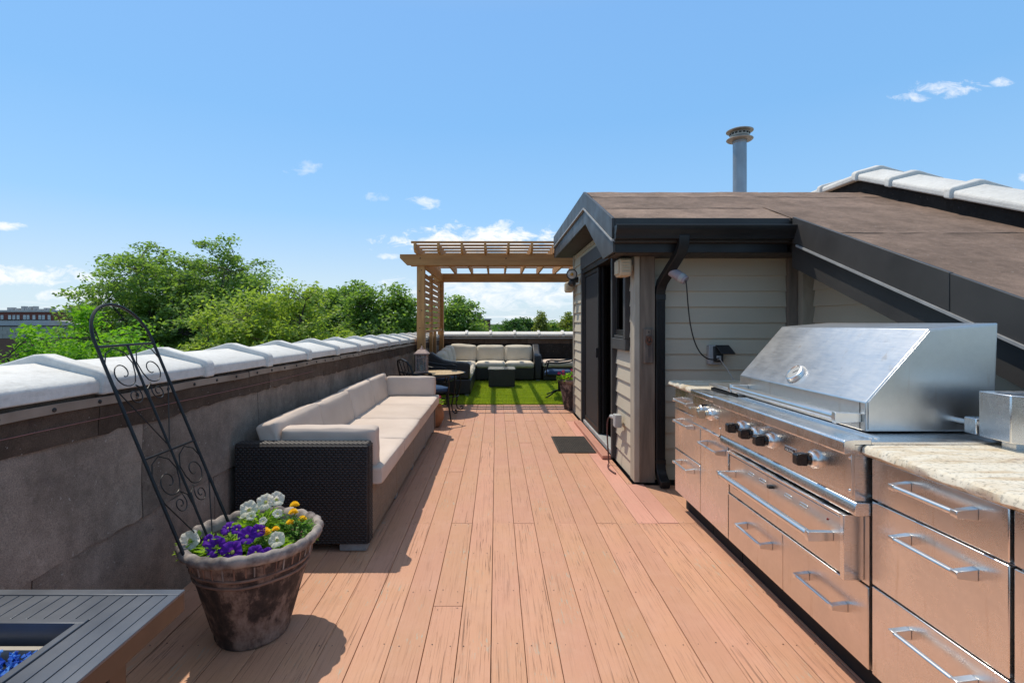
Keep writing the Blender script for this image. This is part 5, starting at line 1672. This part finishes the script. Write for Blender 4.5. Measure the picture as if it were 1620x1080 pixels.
# privacy screen on the left
for (y0, s) in ((10.76, .09),):
    m = MB(); m.box((-1.425, y0, .013), (-1.355, y0 + s, 2.40)); part('stud', m, 'pergola_wood_z', pg, bevel=.003)
m = MB(); m.box((-1.43, 9.342, 1.20), (-1.33, 12.438, 1.245)); part('screen_rail', m, 'pergola_wood', pg, bevel=.003)
for (a, b) in ((9.343, 10.757), (10.853, 12.437)):
    for k in range(9):
        z = 1.285 + k * .122
        m = MB(); m.box((-1.398, a, z), (-1.373, b, z + .088)); part('slat', m, 'pergola_wood', pg, bevel=.003)
for (a, b) in ((9.65, 9.9), (11.4, 11.65)):
    m = MB(); m.box((-1.42, a, .013), (-1.36, b - .13, 1.199)); part('stud', m, 'pergola_wood_z', pg, bevel=.003)

# ------------------------------------------------------------------ sectional lounge under the pergola
sec = root('sectional_sofa', (-.2, 11.6, .012), 'dark wicker corner sofa with cream cushions under the pergola', 'sofa')
GZ = .032
def wbox(name, a, b, par, bev=.02):
    m = MB(); m.box(a, b); return part(name, m, 'wicker_far', par, bevel=bev)
wbox('left_base', (-1.29, 9.50, GZ + .02), (-.48, 11.90, .33), sec)
wbox('rear_base', (-1.29, 11.905, GZ + .02), (.895, 12.78, .33), sec)
wbox('rear_back', (-1.29, 12.66, .331), (.895, 12.80, .76), sec)
wbox('left_back', (-1.29, 9.66, .331), (-1.17, 12.65, .76), sec)
m = MB()
prof = [(-1.29, .331), (-.50, .331), (-.49, .60), (-.53, .645), (-.66, .655), (-.85, .665), (-1.00, .70), (-1.12, .77), (-1.20, .83), (-1.27, .84), (-1.30, .80)]
m.prism(prof, 1, 9.50, 9.655); part('curved_arm', m, 'wicker_far', sec, bevel=.03)
m = MB()
prof = [(11.92, GZ + .02), (12.80, GZ + .02), (12.80, .80), (12.72, .86), (12.60, .84), (12.48, .72), (12.32, .66), (12.02, .645), (11.94, .61), (11.91, .55)]
m.prism(prof, 0, .90, 1.07); part('curved_arm', m, 'wicker_far', sec, bevel=.03)
for (x, y) in ((-1.25, 9.54), (-.56, 9.54), (-1.25, 12.7), (.98, 11.97), (.98, 12.7)):
    m = MB(); m.box((x - .03, y - .02, .012), (x + .04, y + .04, GZ + .02)); part('foot', m, 'foot_grey', sec)
def cush(name, c, size, rot, label, axis=2, puff=.03, mat='cushion_cream', r=.05, base=None, group=None):
    m = MB(); m.cushion(c, size, rot, r=r, puff=puff, n=10, axis=axis, wr=.004)
    return single(name, m, mat, (c[0], c[1], base if base is not None else c[2] - size[2] / 2), label, 'cushion', group, smooth=60)
gS, gB = 'seat cushions of the corner sofa', 'back cushions of the corner sofa'
cush('seat_cushion', (-.80, 10.06, .39), (.66, .80, .12), None, 'cream seat cushion at the near end of the corner sofa', group=gS)
cush('seat_cushion', (-.80, 10.88, .39), (.66, .82, .12), None, 'cream seat cushion midway along the left wing of the corner sofa', group=gS)
cush('seat_cushion', (-.81, 11.90, .39), (.64, 1.18, .12), None, 'cream seat cushion in the corner of the corner sofa', group=gS)
cush('seat_cushion', (-.13, 12.24, .39), (.70, .72, .12), None, 'cream rear seat cushion left of the corner sofa middle', group=gS)
cush('seat_cushion', (.56, 12.24, .39), (.66, .72, .12), None, 'cream rear seat cushion beside the right arm of the corner sofa', group=gS)
tx = Matrix.Rotation(R(-10), 3, 'X')
ty = Matrix.Rotation(R(-10), 3, 'Y')
cush('back_cushion', (.545, 12.55, .625), (.67, .17, .41), tx, 'cream back cushion next to the right arm of the corner sofa', 1, .055, group=gB, r=.06)
cush('back_cushion', (-.145, 12.55, .625), (.67, .17, .41), tx, 'cream back cushion in the middle of the rear row', 1, .055, group=gB, r=.06)
cush('back_cushion', (-.82, 12.54, .635), (.64, .17, .43), tx @ Matrix.Rotation(R(4), 3, 'Y'), 'cream back cushion at the left of the rear row', 1, .055, group=gB, r=.06)
cush('back_cushion', (-1.10, 11.90, .63), (.17, .66, .43), ty, 'cream back cushion against the left wall nearest the corner', 0, .055, group=gB, r=.06)
cush('back_cushion', (-1.10, 11.18, .62), (.17, .64, .41), ty, 'cream back cushion midway along the left wing', 0, .055, group=gB, r=.06)
cush('back_cushion', (-1.10, 10.30, .61), (.16, .72, .39), ty, 'cream back cushion behind the near curved arm', 0, .05, group=gB, r=.06)
ot = root('ottoman', (1.45, 12.35, .012), 'dark wicker ottoman with white pad right of the corner sofa', 'ottoman')
wbox('base', (1.10, 11.95, GZ), (1.90, 12.75, .34), ot)
m = MB(); m.cushion((1.50, 12.35, .405), (.80, .80, .13), None, r=.04, puff=.02); part('pad', m, 'cushion_beige', ot, smooth=60)
ctb = root('coffee_table', (.115, 11.0, .012), 'dark wicker cube coffee table with glass top on the turf', 'coffee table')
wbox('body', (-.165, 10.70, GZ + .012), (.395, 11.30, .405), ctb, .008)
m = MB(); m.box((-.175, 10.69, .406), (.405, 11.31, .416)); part('glass_top', m, 'table_glass', ctb, bevel=.002)
for (x, y) in ((-.13, 10.73), (.33, 10.73), (-.13, 11.24), (.33, 11.24)):
    m = MB(); m.box((x, y, .012), (x + .05, y + .05, GZ + .012)); part('foot', m, 'foot_grey', ctb)

# ------------------------------------------------------------------ cast metal chairs, built facing +x
def make_chair(label, swivel=False):
    r = root('patio_chair', (0, 0, 0), label, 'chair', 'black cast metal chairs with blue pads')
    if not swivel:
        for sy in (-1, 1):
            m = MB(); m.tube([(.22, .24 * sy, .40), (.235, .25 * sy, .20), (.26, .265 * sy, .004)], [.014, .012, .011], 8); part('leg', m, 'iron_black', r)
            m = MB(); m.tube([(-.22, .22 * sy, .40), (-.25, .235 * sy, .20), (-.30, .25 * sy, .004)], [.014, .012, .011], 8); part('leg', m, 'iron_black', r)
    else:
        m = MB(); m.cyl((0, 0, .10), (0, 0, .38), .025, 12); part('column', m, 'iron_black', r)
        for a in (45, 135, 225, 315):
            ca, sa = math.cos(R(a)), math.sin(R(a))
            m = MB(); m.tube([(0, 0, .13), (.12 * ca, .12 * sa, .10), (.25 * ca, .25 * sa, .04), (.33 * ca, .33 * sa, .016)], .013, 8); part('leg', m, 'iron_black', r)
    m = MB(); m.tube([(.25, -.25, .41), (.25, .25, .41), (-.22, .24, .41), (-.22, -.24, .41)], .014, 8, closed=True)
    for k in range(5):
        y = -.16 + k * .08; m.tube([(.25, y, .41), (-.22, y, .41)], .006, 6)
    part('seat_frame', m, 'iron_black', r)
    m = MB(); m.cushion((.02, 0, .452), (.48, .48, .065), None, r=.03, puff=.012, n=8); part('seat_pad', m, 'navy_fabric', r, smooth=60)
    bx = lambda z: -.22 - (z - .41) * .30
    top = [(bx(.80), -.20, .80), (bx(.86) - .01, -.14, .865), (bx(.885) - .012, 0, .89), (bx(.86) - .01, .14, .865), (bx(.80), .20, .80)]
    m = MB(); m.tube([(-.22, -.23, .41), (bx(.6), -.225, .6)] + top + [(bx(.6), .225, .6), (-.22, .23, .41)], .013, 8); part('back_frame', m, 'iron_black', r)
    m = MB()
    for y in (-.12, .12): m.tube([(-.225, y, .43), (bx(.6), y * .7, .60), (bx(.85), y, .855)], .006, 6)
    m.tube([(bx(.66 + .075 * math.sin(a)), .075 * math.cos(a), .66 + .075 * math.sin(a)) for a in np.linspace(0, 6.283, 21)[:-1]], .006, 6, closed=True)
    for a in np.linspace(0, 6.283, 9)[:-1]:
        m.tube([(bx(.66), 0, .66), (bx(.66 + .07 * math.sin(a)), .07 * math.cos(a), .66 + .07 * math.sin(a))], .0045, 5)
    m.tube([(bx(.735), 0, .735), (bx(.88), 0, .88)], .006, 6); m.tube([(-.225, 0, .43), (bx(.585), 0, .585)], .006, 6)
    part('back_lattice', m, 'iron_black', r)
    for sy in (-1, 1):
        m = MB(); m.tube([(bx(.70), .215 * sy, .70), (-.18, .265 * sy, .665), (0, .285 * sy, .64), (.16, .28 * sy, .645), (.235, .27 * sy, .63), (.255, .265 * sy, .60)], [.012, .014, .016, .016, .014, .010], 8)
        m.tube([(.20, .277 * sy, .638), (.225, .265 * sy, .52), (.22, .245 * sy, .41)], .011, 8); part('arm_rest', m, 'iron_black', r)
    return r
ch1 = make_chair('black cast metal chair with blue pad beside the far end of the long sofa')
ch2 = copy_tree(ch1)
ch1.location = (-1.00, 7.18, .004); ch1.rotation_euler.z = R(36)
ch2.location = (-1.00, 8.72, .004); ch2.rotation_euler.z = R(-14)
ch2['label'] = 'black cast metal chair with blue pad behind the round table and lantern'
ch3 = make_chair('black swivel chair with blue pad half hidden by the stair house corner', True)
ch3.location = (1.16, 9.30, .035); ch3.rotation_euler.z = R(172)

# ------------------------------------------------------------------ round table, lantern, small pots
rt = root('round_table', (-.89, 7.92, 0), 'round stone-topped metal patio table carrying a lantern', 'table')
c = (-.89, 7.92, 0)
m = MB(); m.lathe([(.02, .603), (.385, .603), (.385, .618), (.02, .618)], 48, c); part('table_top', m, 'mosaic_stone', rt)
m = MB(); m.lathe([(.386, .600), (.402, .600), (.405, .61), (.402, .622), (.386, .622)], 48, c, ring=True); part('rim', m, 'iron_black', rt)
for a in (20, 140, 260, 320):
    ca, sa = math.cos(R(a)), math.sin(R(a))
    P = lambda r_, z_: (c[0] + r_ * ca, c[1] + r_ * sa, z_)
    m = MB(); m.tube([P(.33, .60), P(.345, .45), P(.31, .28), P(.27, .14), P(.29, .05), P(.34, .02), P(.38, .03), P(.385, .065), P(.355, .075), P(.345, .05)], .010, 8); part('leg', m, 'iron_black', rt)
m = MB(); m.tube([(c[0] + .30 * math.cos(a), c[1] + .30 * math.sin(a), .26) for a in np.linspace(0, 6.283, 33)[:-1]], .007, 6, closed=True); part('stretcher_ring', m, 'iron_black', rt)

LX, LY, LZ = -1.155, 7.86, .619
ln = root('lantern', (LX, LY, LZ), 'copper coloured candle lantern with glass panes on the round table', 'lantern')
def sq(z0, z1, w0, w1):
    m = MB(); m.add([(LX + sx * (w0 if k == 0 else w1) / 2, LY + sy * (w0 if k == 0 else w1) / 2, z0 if k == 0 else z1) for k in (0, 1) for (sx, sy) in ((-1, -1), (1, -1), (1, 1), (-1, 1))],
                    [(0, 3, 2, 1), (4, 5, 6, 7), (0, 1, 5, 4), (1, 2, 6, 5), (2, 3, 7, 6), (3, 0, 4, 7)]); return m
part('base', sq(LZ + .0, LZ + .03, .19, .175), 'lantern_copper', ln, bevel=.003)
for sx in (-1, 1):
    for sy in (-1, 1):
        m = MB(); m.box((LX + sx * .078 - .009, LY + sy * .078 - .009, LZ + .031), (LX + sx * .078 + .009, LY + sy * .078 + .009, LZ + .285)); part('corner_bar', m, 'lantern_copper', ln)
for (dx, dy) in ((0, -1), (0, 1), (1, 0), (-1, 0)):
    m = MB()
    if dx == 0: m.box((LX - .068, LY + dy * .078 - .0015, LZ + .031), (LX + .068, LY + dy * .078 + .0015, LZ + .285))
    else: m.box((LX + dx * .078 - .0015, LY - .068, LZ + .031), (LX + dx * .078 + .0015, LY + .068, LZ + .285))
    part('pane', m, 'lantern_glass', ln)
    m = MB()
    for q in (-.033, .033):
        if dx == 0: m.box((LX + q - .004, LY + dy * .084 - .003, LZ + .031), (LX + q + .004, LY + dy * .084 + .003, LZ + .285))
        else: m.box((LX + dx * .084 - .003, LY + q - .004, LZ + .031), (LX + dx * .084 + .003, LY + q + .004, LZ + .285))
    if dx == 0: m.box((LX - .068, LY + dy * .0845 - .003, LZ + .225), (LX + .068, LY + dy * .0845 + .003, LZ + .235))
    else: m.box((LX + dx * .0845 - .003, LY - .068, LZ + .225), (LX + dx * .0845 + .003, LY + .068, LZ + .235))
    part('glazing_bar', m, 'lantern_copper', ln)
m = MB(); m.lathe([(.034, LZ + .031), (.034, LZ + .12), (.028, LZ + .122)], 20, (LX, LY, 0)); part('candle', m, 'candle_wax', ln)
part('roof', sq(LZ + .286, LZ + .305, .225, .225), 'lantern_copper', ln, bevel=.003)
part('roof', sq(LZ + .306, LZ + .36, .21, .10), 'lantern_copper', ln, bevel=.003)
m = MB(); m.lathe([(.035, LZ + .361), (.035, LZ + .375), (.010, LZ + .385), (.016, LZ + .40), (.004, LZ + .42)], 16, (LX, LY, 0)); part('finial', m, 'lantern_copper', ln)

sp_ = root('flower_pot', (-.84, 6.80, 0), 'small round terracotta pot at the far end of the long sofa', 'flower pot')
m = MB(); m.lathe([(.075, .004), (.10, .03), (.135, .12), (.140, .19), (.115, .265), (.105, .285), (.125, .315), (.130, .33), (.112, .33), (.10, .30)], 36, (-.84, 6.80, 0)); part('body', m, 'terracotta', sp_)
m = MB(); m.lathe([(.108, .30), (.05, .308), (.005, .31)], 24, (-.84, 6.80, 0)); part('soil', m, 'soil', sp_)
plant('geranium_plant', 'small pink flowers in the round terracotta pot', 'flower', (-.82, 6.78, .305), (.09, .09), 90, .05, 'leaf_petunia', [(.035, -.05, .05, .035, (.4, -.7, .6)), (-.02, -.04, .09, .03, (.1, -.7, .6)), (.06, .0, .10, .03, (.5, -.5, .7))], 'petal_pink', h=.08)
c2 = (1.235, 8.16, 0)
lp = root('flower_pot', c2, 'tall dark clay pot by the far corner of the stair house', 'flower pot')
m = MB(); m.lathe([(.135, .004), (.14, .03), (.215, .43), (.24, .445), (.25, .47), (.24, .495), (.215, .495), (.20, .45)], 44, c2); part('body', m, 'pot_weathered', lp)
m = MB(); m.lathe([(.205, .455), (.1, .465), (.005, .468)], 24, c2); part('soil', m, 'soil', lp)
plant('geranium_plant', 'pink flowers in the tall pot by the stair house corner', 'flower', (1.20, 8.12, .465), (.20, .17), 420, .055, 'leaf_petunia',
      [(-.20 + .07 * k, -.10 + .03 * math.sin(k * 2.1), .09 + .05 * math.sin(k * 1.7 + 1), .030, (.1 * math.sin(k), -.7, .6)) for k in range(6)] + [(-.12, .03, .15, .03, (-.2, -.6, .7)), (.02, .0, .17, .03, (.1, -.6, .7))], 'petal_pink', h=.11)

# ------------------------------------------------------------------ trees
def leaf_cloud(centres, spread, per, size, asp, flat, mat, origin, seedn, tilt=1.0):
    g_ = np.random.default_rng(seedn)
    C = np.repeat(np.asarray(centres), per, axis=0)
    n = len(C)
    S = np.repeat(np.asarray(spread), per)[:, None]
    d = g_.normal(size=(n, 3)); d /= np.linalg.norm(d, axis=1)[:, None] + 1e-9
    rad = g_.random((n, 1)) ** .55
    P = C + d * rad * S * np.array([1, 1, flat])
    a = g_.uniform(0, 2 * np.pi, n); el = g_.normal(0, .45 * tilt, n)
    u = np.stack([np.cos(a) * np.cos(el), np.sin(a) * np.cos(el), np.sin(el)], 1)
    r_ = g_.normal(size=(n, 3)) * .75 * tilt + np.array([0, 0, 1.0])
    v = np.cross(u, r_); v /= np.linalg.norm(v, axis=1)[:, None] + 1e-9
    s = (size * g_.uniform(.6, 1.3, n))[:, None]
    V = np.stack([P - u * s * .5, P + v * s * asp * .5, P + u * s * .5, P - v * s * asp * .5], 1).reshape(-1, 3) - np.asarray(origin)
    return raw_mesh('crown', V, np.arange(4 * n).reshape(-1, 4), mat, 4)
def tree(name, label, x, y, zc, rad, nclus, per, lsize, mat, seedn, clus=.45, flat=.6, asp=.5, shell=.55, limbs=10, trunk=.18, group='trees beyond the parapet', conic=False, twigs=True, low=-1.0):
    rnd = random.Random(seedn)
    base = (x, y, -11)
    r = root(name, base, label, 'tree', group)
    cen = Vector((x, y, zc))
    lump = [rnd.uniform(0, 6.28) for _ in range(6)]
    def env(d):
        az = math.atan2(d.y, d.x); el = math.asin(max(-1, min(1, d.z)))
        return 1 + .06 * math.sin(3 * az + lump[0] + 2 * el) + .05 * math.sin(5 * az + lump[1] - 3 * el) + .04 * math.sin(4 * el + lump[2] + az * 2)
    m = MB()
    fork = Vector((x, y, zc - rad[2] * .75))
    tk = [Vector(base), Vector((x + .1, y, (-11 + fork.z) / 2)), fork]
    m.tube(tk, [trunk * 1.5, trunk * 1.1, trunk * .9], 9)
    nodes = []
    for k in range(limbs):
        az = 2 * math.pi * (k + rnd.uniform(-.3, .3)) / limbs * 1.618 * 2
        el = math.asin(-.1 + 1.05 * ((k + .5) / limbs))
        d = Vector((math.cos(az) * math.cos(el), math.sin(az) * math.cos(el), math.sin(el)))
        e = cen + Vector((d.x * rad[0], d.y * rad[1], d.z * rad[2])) * .86 * env(d)
        st = fork + Vector((0, 0, rnd.uniform(-.2, .5) * rad[2]))
        pts = []; rs = []
        j = [rnd.uniform(-1, 1) for _ in range(3)]
        for i in range(7):
            t = i / 6
            p = st.lerp(e, t)
            p.z += math.sin(t * math.pi) * .10 * rad[2] * (1 if el < .9 else 0)
            p += Vector((j[0], j[1], j[2] * .5)) * math.sin(t * math.pi * 1.6) * rad[0] * .07
            pts.append(p); rs.append(trunk * .62 * (1 - t) ** .8 + .012)
            if i > 1: nodes.append((p, rs[-1]))
        m.tube(pts, rs, 6)
    cl = []; sp = []
    for k in range(nclus):
        while True:
            d = Vector((rnd.gauss(0, 1), rnd.gauss(0, 1), rnd.gauss(0, 1))).normalized()
            if d.z > low: break
        q = shell + (1 - shell) * rnd.random() ** .6
        if rnd.random() < .22: q *= rnd.uniform(.4, .9)
        k_ = env(d)
        p = cen + Vector((d.x * rad[0], d.y * rad[1], d.z * rad[2])) * q * k_
        if conic:
            t = (p.z - (zc - rad[2])) / (2 * rad[2]); f_ = max(.12, 1.15 - t)
            p.x = cen.x + (p.x - cen.x) * f_; p.y = cen.y + (p.y - cen.y) * f_
        cl.append(tuple(p)); sp.append(clus * rnd.uniform(.6, 1.35))
        if twigs:
            near0 = min(nodes, key=lambda nn: (nn[0] - p).length_squared)
            dd_ = (near0[0] - p).length
            if dd_ > rad[0] * .30:
                p = p.lerp(near0[0], (dd_ - rad[0] * .30) / dd_ * .8); cl[-1] = tuple(p)
            near = min(nodes, key=lambda nn: (nn[0] - p).length_squared)
            a = near[0]; mid = a.lerp(p, .55) + Vector((rnd.uniform(-.1, .1), rnd.uniform(-.1, .1), .08)) * clus
            m.tube([a, mid, p], [min(near[1] * .6, .03), .013, .006], 4, caps=False)
    part('trunk', m, 'bark', r)
    part('crown', leaf_cloud(cl, sp, per, lsize, asp, flat, mat, base, seedn), None, r)
    return r
tree('locust_tree', 'tall spreading locust tree with feathery crown left of the pergola', -11.9, 20, .0, (4.75, 3.8, 4.35), 1650, 90, .155, 'leaf_locust', 31, clus=.58, flat=.42, asp=.45, limbs=30, trunk=.20, shell=.30, low=-.45)
tree('leafy_tree', 'bright green young tree top just over the nearest coping', -8.9, 10.9, -1.0, (2.3, 1.8, 2.5), 460, 130, .105, 'leaf_bright', 12, clus=.34, flat=.8, asp=.5, limbs=10, trunk=.10)
tree('leafy_tree', 'low bright green tree at the left edge of the picture', -11.3, 11.6, -1.75, (1.8, 1.5, 2.3), 300, 130, .105, 'leaf_bright', 13, clus=.34, flat=.8, limbs=8, trunk=.10)
tree('leafy_tree', 'light green bushy tree in front of the locust tree', -7.1, 16.0, -.45, (2.7, 2.2, 3.0), 480, 95, .15, 'leaf_light', 14, clus=.46, flat=.75, limbs=12, trunk=.14)
tree('leafy_tree', 'mid green tree rising between locust tree and pergola', -7.6, 24, .0, (2.7, 2.4, 3.3), 480, 100, .18, 'leaf_mid', 15, clus=.55, flat=.6, limbs=10, trunk=.15)
tree('leafy_tree', 'green tree directly left of the pergola screen', -4.35, 20, -.1, (2.1, 2.0, 3.0), 460, 100, .16, 'leaf_mid', 16, clus=.5, flat=.65, limbs=10, trunk=.14)
tree('leafy_tree', 'dark green tree low behind the locust tree', -14.5, 27, -1.9, (4.6, 2.5, 3.0), 300, 70, .20, 'leaf_deep', 17, clus=.7, limbs=8, trunk=.16)
tree('leafy_tree', 'green tree seen through the slatted pergola screen', -2.35, 28, .0, (2.25, 2.0, 2.75), 320, 90, .20, 'leaf_mid', 18, clus=.55, flat=.65, limbs=10, trunk=.15)
tree('leafy_tree', 'low green tree behind the back of the turf lounge', -.3, 32, -1.2, (1.7, 1.5, 2.0), 170, 70, .17, 'leaf_mid', 19, clus=.5, limbs=8, trunk=.12)
tree('leafy_tree', 'round dark green tree left of the far pair', 2.5, 86, -1.5, (2.6, 2.4, 3.4), 150, 70, .42, 'leaf_deep', 20, clus=.9, limbs=6, trunk=.2, twigs=False)
tree('leafy_tree', 'round dark green tree right of the far pair', 5.1, 90, -1.6, (2.9, 2.4, 3.9), 170, 70, .42, 'leaf_deep', 21, clus=.9, limbs=6, trunk=.2, twigs=False)
tree('conical_tree', 'pointed yellow green tree beyond the far wall', 4.0, 45, -1.2, (1.7, 1.5, 3.6), 230, 60, .22, 'leaf_olive', 22, clus=.5, conic=True, limbs=7, trunk=.13, twigs=False)
tree('leafy_tree', 'mid green tree beyond the ottoman', 6.2, 56, -1.2, (1.7, 1.6, 2.9), 150, 70, .26, 'leaf_mid', 23, clus=.6, limbs=7, trunk=.14, twigs=False)
tree('leafy_tree', 'yellow green tree next to the stair house corner', 7.4, 50, -1.0, (1.5, 1.5, 3.2), 170, 70, .24, 'leaf_olive', 24, clus=.55, limbs=7, trunk=.14, twigs=False)
tree('leafy_tree', 'dark tree low between the far buildings at the left', -46, 62, -3.2, (5, 4, 3.5), 160, 70, .42, 'leaf_mid', 25, clus=1.0, limbs=6, trunk=.2, twigs=False)
# far-off woods that read as one mass
def far_woods():
    n = 2600
    g_ = np.random.default_rng(5)
    yy = g_.uniform(260, 620, n); u = g_.uniform(-1.3, 1.3, n); xx = u * yy
    zz = -11 + 9.4 * g_.random(n) ** .5 + g_.normal(0, .9, n)
    keep = ~((xx < -120) & (yy < 330))
    C = np.stack([xx, yy, zz], 1)[keep]
    me = leaf_cloud(C, np.full(len(C), 4.2), 26, 2.4, .8, .6, 'leaf_deep', (0, 400, -11), 6)
    o = bpy.data.objects.new('far_woodland', me); col.objects.link(o); o.location = (0, 400, -11)
    tag(o, 'distant dark green woodland along the horizon', 'woodland', kind='stuff')
far_woods()

# ------------------------------------------------------------------ buildings
def bpart(name, a, b, mat, par, bevel=0):
    m = MB(); m.box(a, b); return part(name, m, mat, par, bevel=bevel, smooth=0)
def PX_(px, Y): return (px - 785) * Y / F
def PZ_(py, Y): return EYE + (510 - py) * Y / F
Y = 200
b = root('brick_warehouse', (-215, 208, -11), 'long red brick warehouse with pale windows on the skyline', 'building')
wl = bpart('wall', (PX_(-260, Y), Y, -11), (PX_(85, Y), Y + 22, PZ_(493.5, Y)), 'red_brick', b)
bpart('cornice', (PX_(-262, Y), Y - .5, PZ_(493.4, Y)), (PX_(86, Y), Y + 22.4, PZ_(490.5, Y)), 'cornice_pale', b)
k = 0
for px in (3.5, 15.5, 22.3, 29, 39, 44.7, 54, 63.3, 69, 78, -9, -16, -28, -35, -48, -56):
    for (t0, t1) in ((498.3, 507.2), (514, 523)):
        wn = bpart('window', (PX_(px - 2.2, Y), Y - .12, PZ_(t1, Y)), (PX_(px + 2.2, Y), Y - .01, PZ_(t0, Y)), 'far_window', wl)
ro = b
for (px, w_, h_) in ((-8, 8, 5), (4, 6, 3.5), (13, 4.5, 7), (18, 3, 4), (21.5, 3.5, 5.5), (25, 3, 6.5), (31.5, 2.4, 7), (40, 5, 2.5), (50, 5, 4.2), (56, 8, 3.5)):
    bpart('roof_unit', (PX_(px - w_ / 2, Y), Y + 6, PZ_(490.4, Y)), (PX_(px + w_ / 2, Y), Y + 8, PZ_(490.4 - h_, Y)), 'unit_metal', b)
Y = 214
b = root('brick_tower_block', (PX_(105, Y), Y + 6, -11), 'tan brick block with square roof tower right of the red warehouse', 'building')
wl = bpart('wall', (PX_(86, Y), Y, -11), (PX_(129, Y), Y + 14, PZ_(497, Y)), 'tan_brick', b)
bpart('parapet', (PX_(85.5, Y), Y - .3, PZ_(496.9, Y)), (PX_(129.5, Y), Y + 14, PZ_(496, Y)), 'cornice_pale', b)
tw = bpart('tower', (PX_(99, Y), Y + 3, PZ_(495.9, Y)), (PX_(119, Y), Y + 9, PZ_(483.5, Y)), 'tan_brick', b)
for (px, w_, py) in ((108, 3, 480.5), (111.5, 1.4, 477), (114.5, 4, 479), (119, 2.2, 482)):
    bpart('flue', (PX_(px - w_ / 2, Y), Y + 5, PZ_(483.4, Y) if px < 118 else PZ_(490, Y)), (PX_(px + w_ / 2, Y), Y + 6, PZ_(py, Y)), 'unit_metal', tw)
for px in (97, 107, 121, 126):
    bpart('window', (PX_(px - 2, Y), Y - .12, PZ_(503, Y)), (PX_(px + 2, Y), Y - .01, PZ_(499, Y)), 'far_window', wl)
bpart('stair_block', (PX_(86, Y), Y + 4, PZ_(495.9, Y)), (PX_(89, Y), Y + 8, PZ_(490.5, Y)), 'tan_brick', b)
Y = 96
b = root('barrel_roof_shed', (PX_(25, Y), Y + 10, -11), 'low shed with pale barrel roofs behind the grey block building', 'building')
bpart('wall', (PX_(-60, Y), Y, -11), (PX_(128, Y), Y + 22, PZ_(515, Y)), 'block_grey', b)
for (c0, c1, top) in ((-40, 4, 509.5), (5, 44, 507.5), (44, 128, 507)):
    m = MB(); n = 14; x0, x1 = PX_(c0, Y), PX_(c1, Y); z0 = PZ_(514.9, Y); hh = PZ_(top, Y) - z0
    pts = [(x0 + (x1 - x0) * i / n, z0 + hh * math.sin(math.pi * i / n) ** .8) for i in range(n + 1)]
    m.prism(pts + [(x1, z0 - .01), (x0, z0 - .01)], 1, Y - .3, Y + 22); part('barrel_roof', m, 'roof_pale', b)
bpart('skylight', (PX_(25, Y), Y + 2, PZ_(514, Y)), (PX_(37, Y), Y + 5, PZ_(511.5, Y)), 'far_window', b)
bpart('roof_vent', (PX_(49, Y), Y + 2, PZ_(513.5, Y)), (PX_(51.5, Y), Y + 3, PZ_(510, Y)), 'unit_metal', b)
Y = 50
b = root('block_building', (PX_(10, Y), Y + 5, -11), 'grey block and brick building at the left edge behind the bright tree', 'building')
bpart('wall', (PX_(-110, Y), Y, -11), (PX_(57, Y), Y + 9, PZ_(535.2, Y)), 'brown_brick', b)
up_ = bpart('upper_wall', (PX_(-110, Y), Y + .02, PZ_(535.1, Y)), (PX_(57, Y) - .02, Y + 9, PZ_(516.3, Y)), 'block_grey', b)
xx = PX_(57, Y)
row = 0
for (z0, z1) in ((522.6, 516.6), (528.7, 522.8), (534.9, 528.9)):
    x = xx - (.4 if row % 2 else 0.02); row += 1
    while x > PX_(-60, Y):
        bpart('block', (x - .80, Y - .03, PZ_(z0, Y)), (x - .015, Y + .019, PZ_(z1, Y)), 'block_grey', up_)
        x -= .815
bpart('coping', (PX_(-110, Y), Y - .08, PZ_(516.2, Y)), (PX_(57.6, Y), Y + 9, PZ_(515, Y)), 'gap_black', b)
bpart('penthouse', (PX_(-60, Y), Y + 2, PZ_(514.9, Y)), (PX_(7, Y), Y + 5, PZ_(506, Y)), 'cornice_pale', b)
bpart('penthouse_roof', (PX_(-60, Y), Y + 1.9, PZ_(505.9, Y)), (PX_(7.4, Y), Y + 5.1, PZ_(504.8, Y)), 'gap_black', b)
Y = 105
b = root('flat_roofed_house', (PX_(810, Y), Y + 5, -11), 'small pale flat-roofed house below the far round trees', 'house')
w_ = bpart('wall', (PX_(788, Y), Y, -11), (PX_(832, Y), Y + 10, PZ_(518.5, Y)), 'unit_metal', b)
bpart('roof', (PX_(787.5, Y), Y - .2, PZ_(518.4, Y)), (PX_(832.5, Y), Y + 10.2, PZ_(517.6, Y)), 'gap_black', b)
bpart('roof_unit', (PX_(800, Y), Y + 3, PZ_(517.5, Y)), (PX_(806, Y), Y + 5, PZ_(515.5, Y)), 'unit_metal', b)
for px in (795, 807, 819):
    bpart('window', (PX_(px - 2.5, Y), Y - .06, PZ_(527, Y)), (PX_(px + 2.5, Y), Y - .01, PZ_(521, Y)), 'far_window', w_)
Y = 60
b = root('chimney_house', (PX_(758, Y), Y + 3, -11), 'brick house whose chimney shows over the trees behind the pergola', 'house')
bpart('wall', (PX_(740, Y), Y, -11), (PX_(775, Y), Y + 6, PZ_(506, Y)), 'brown_brick', b)
bpart('roof', (PX_(738, Y), Y - .3, PZ_(505.9, Y)), (PX_(777, Y), Y + 6.3, PZ_(504, Y)), 'roof_pale', b)
cn = bpart('chimney', (PX_(754, Y), Y + 1, PZ_(503.9, Y)), (PX_(761.5, Y), Y + 1.7, PZ_(494.5, Y)), 'brown_brick', b)
bpart('chimney_cap', (PX_(753.4, Y), Y + .94, PZ_(494.4, Y)), (PX_(762.1, Y), Y + 1.76, PZ_(493.5, Y)), 'cornice_pale', cn)
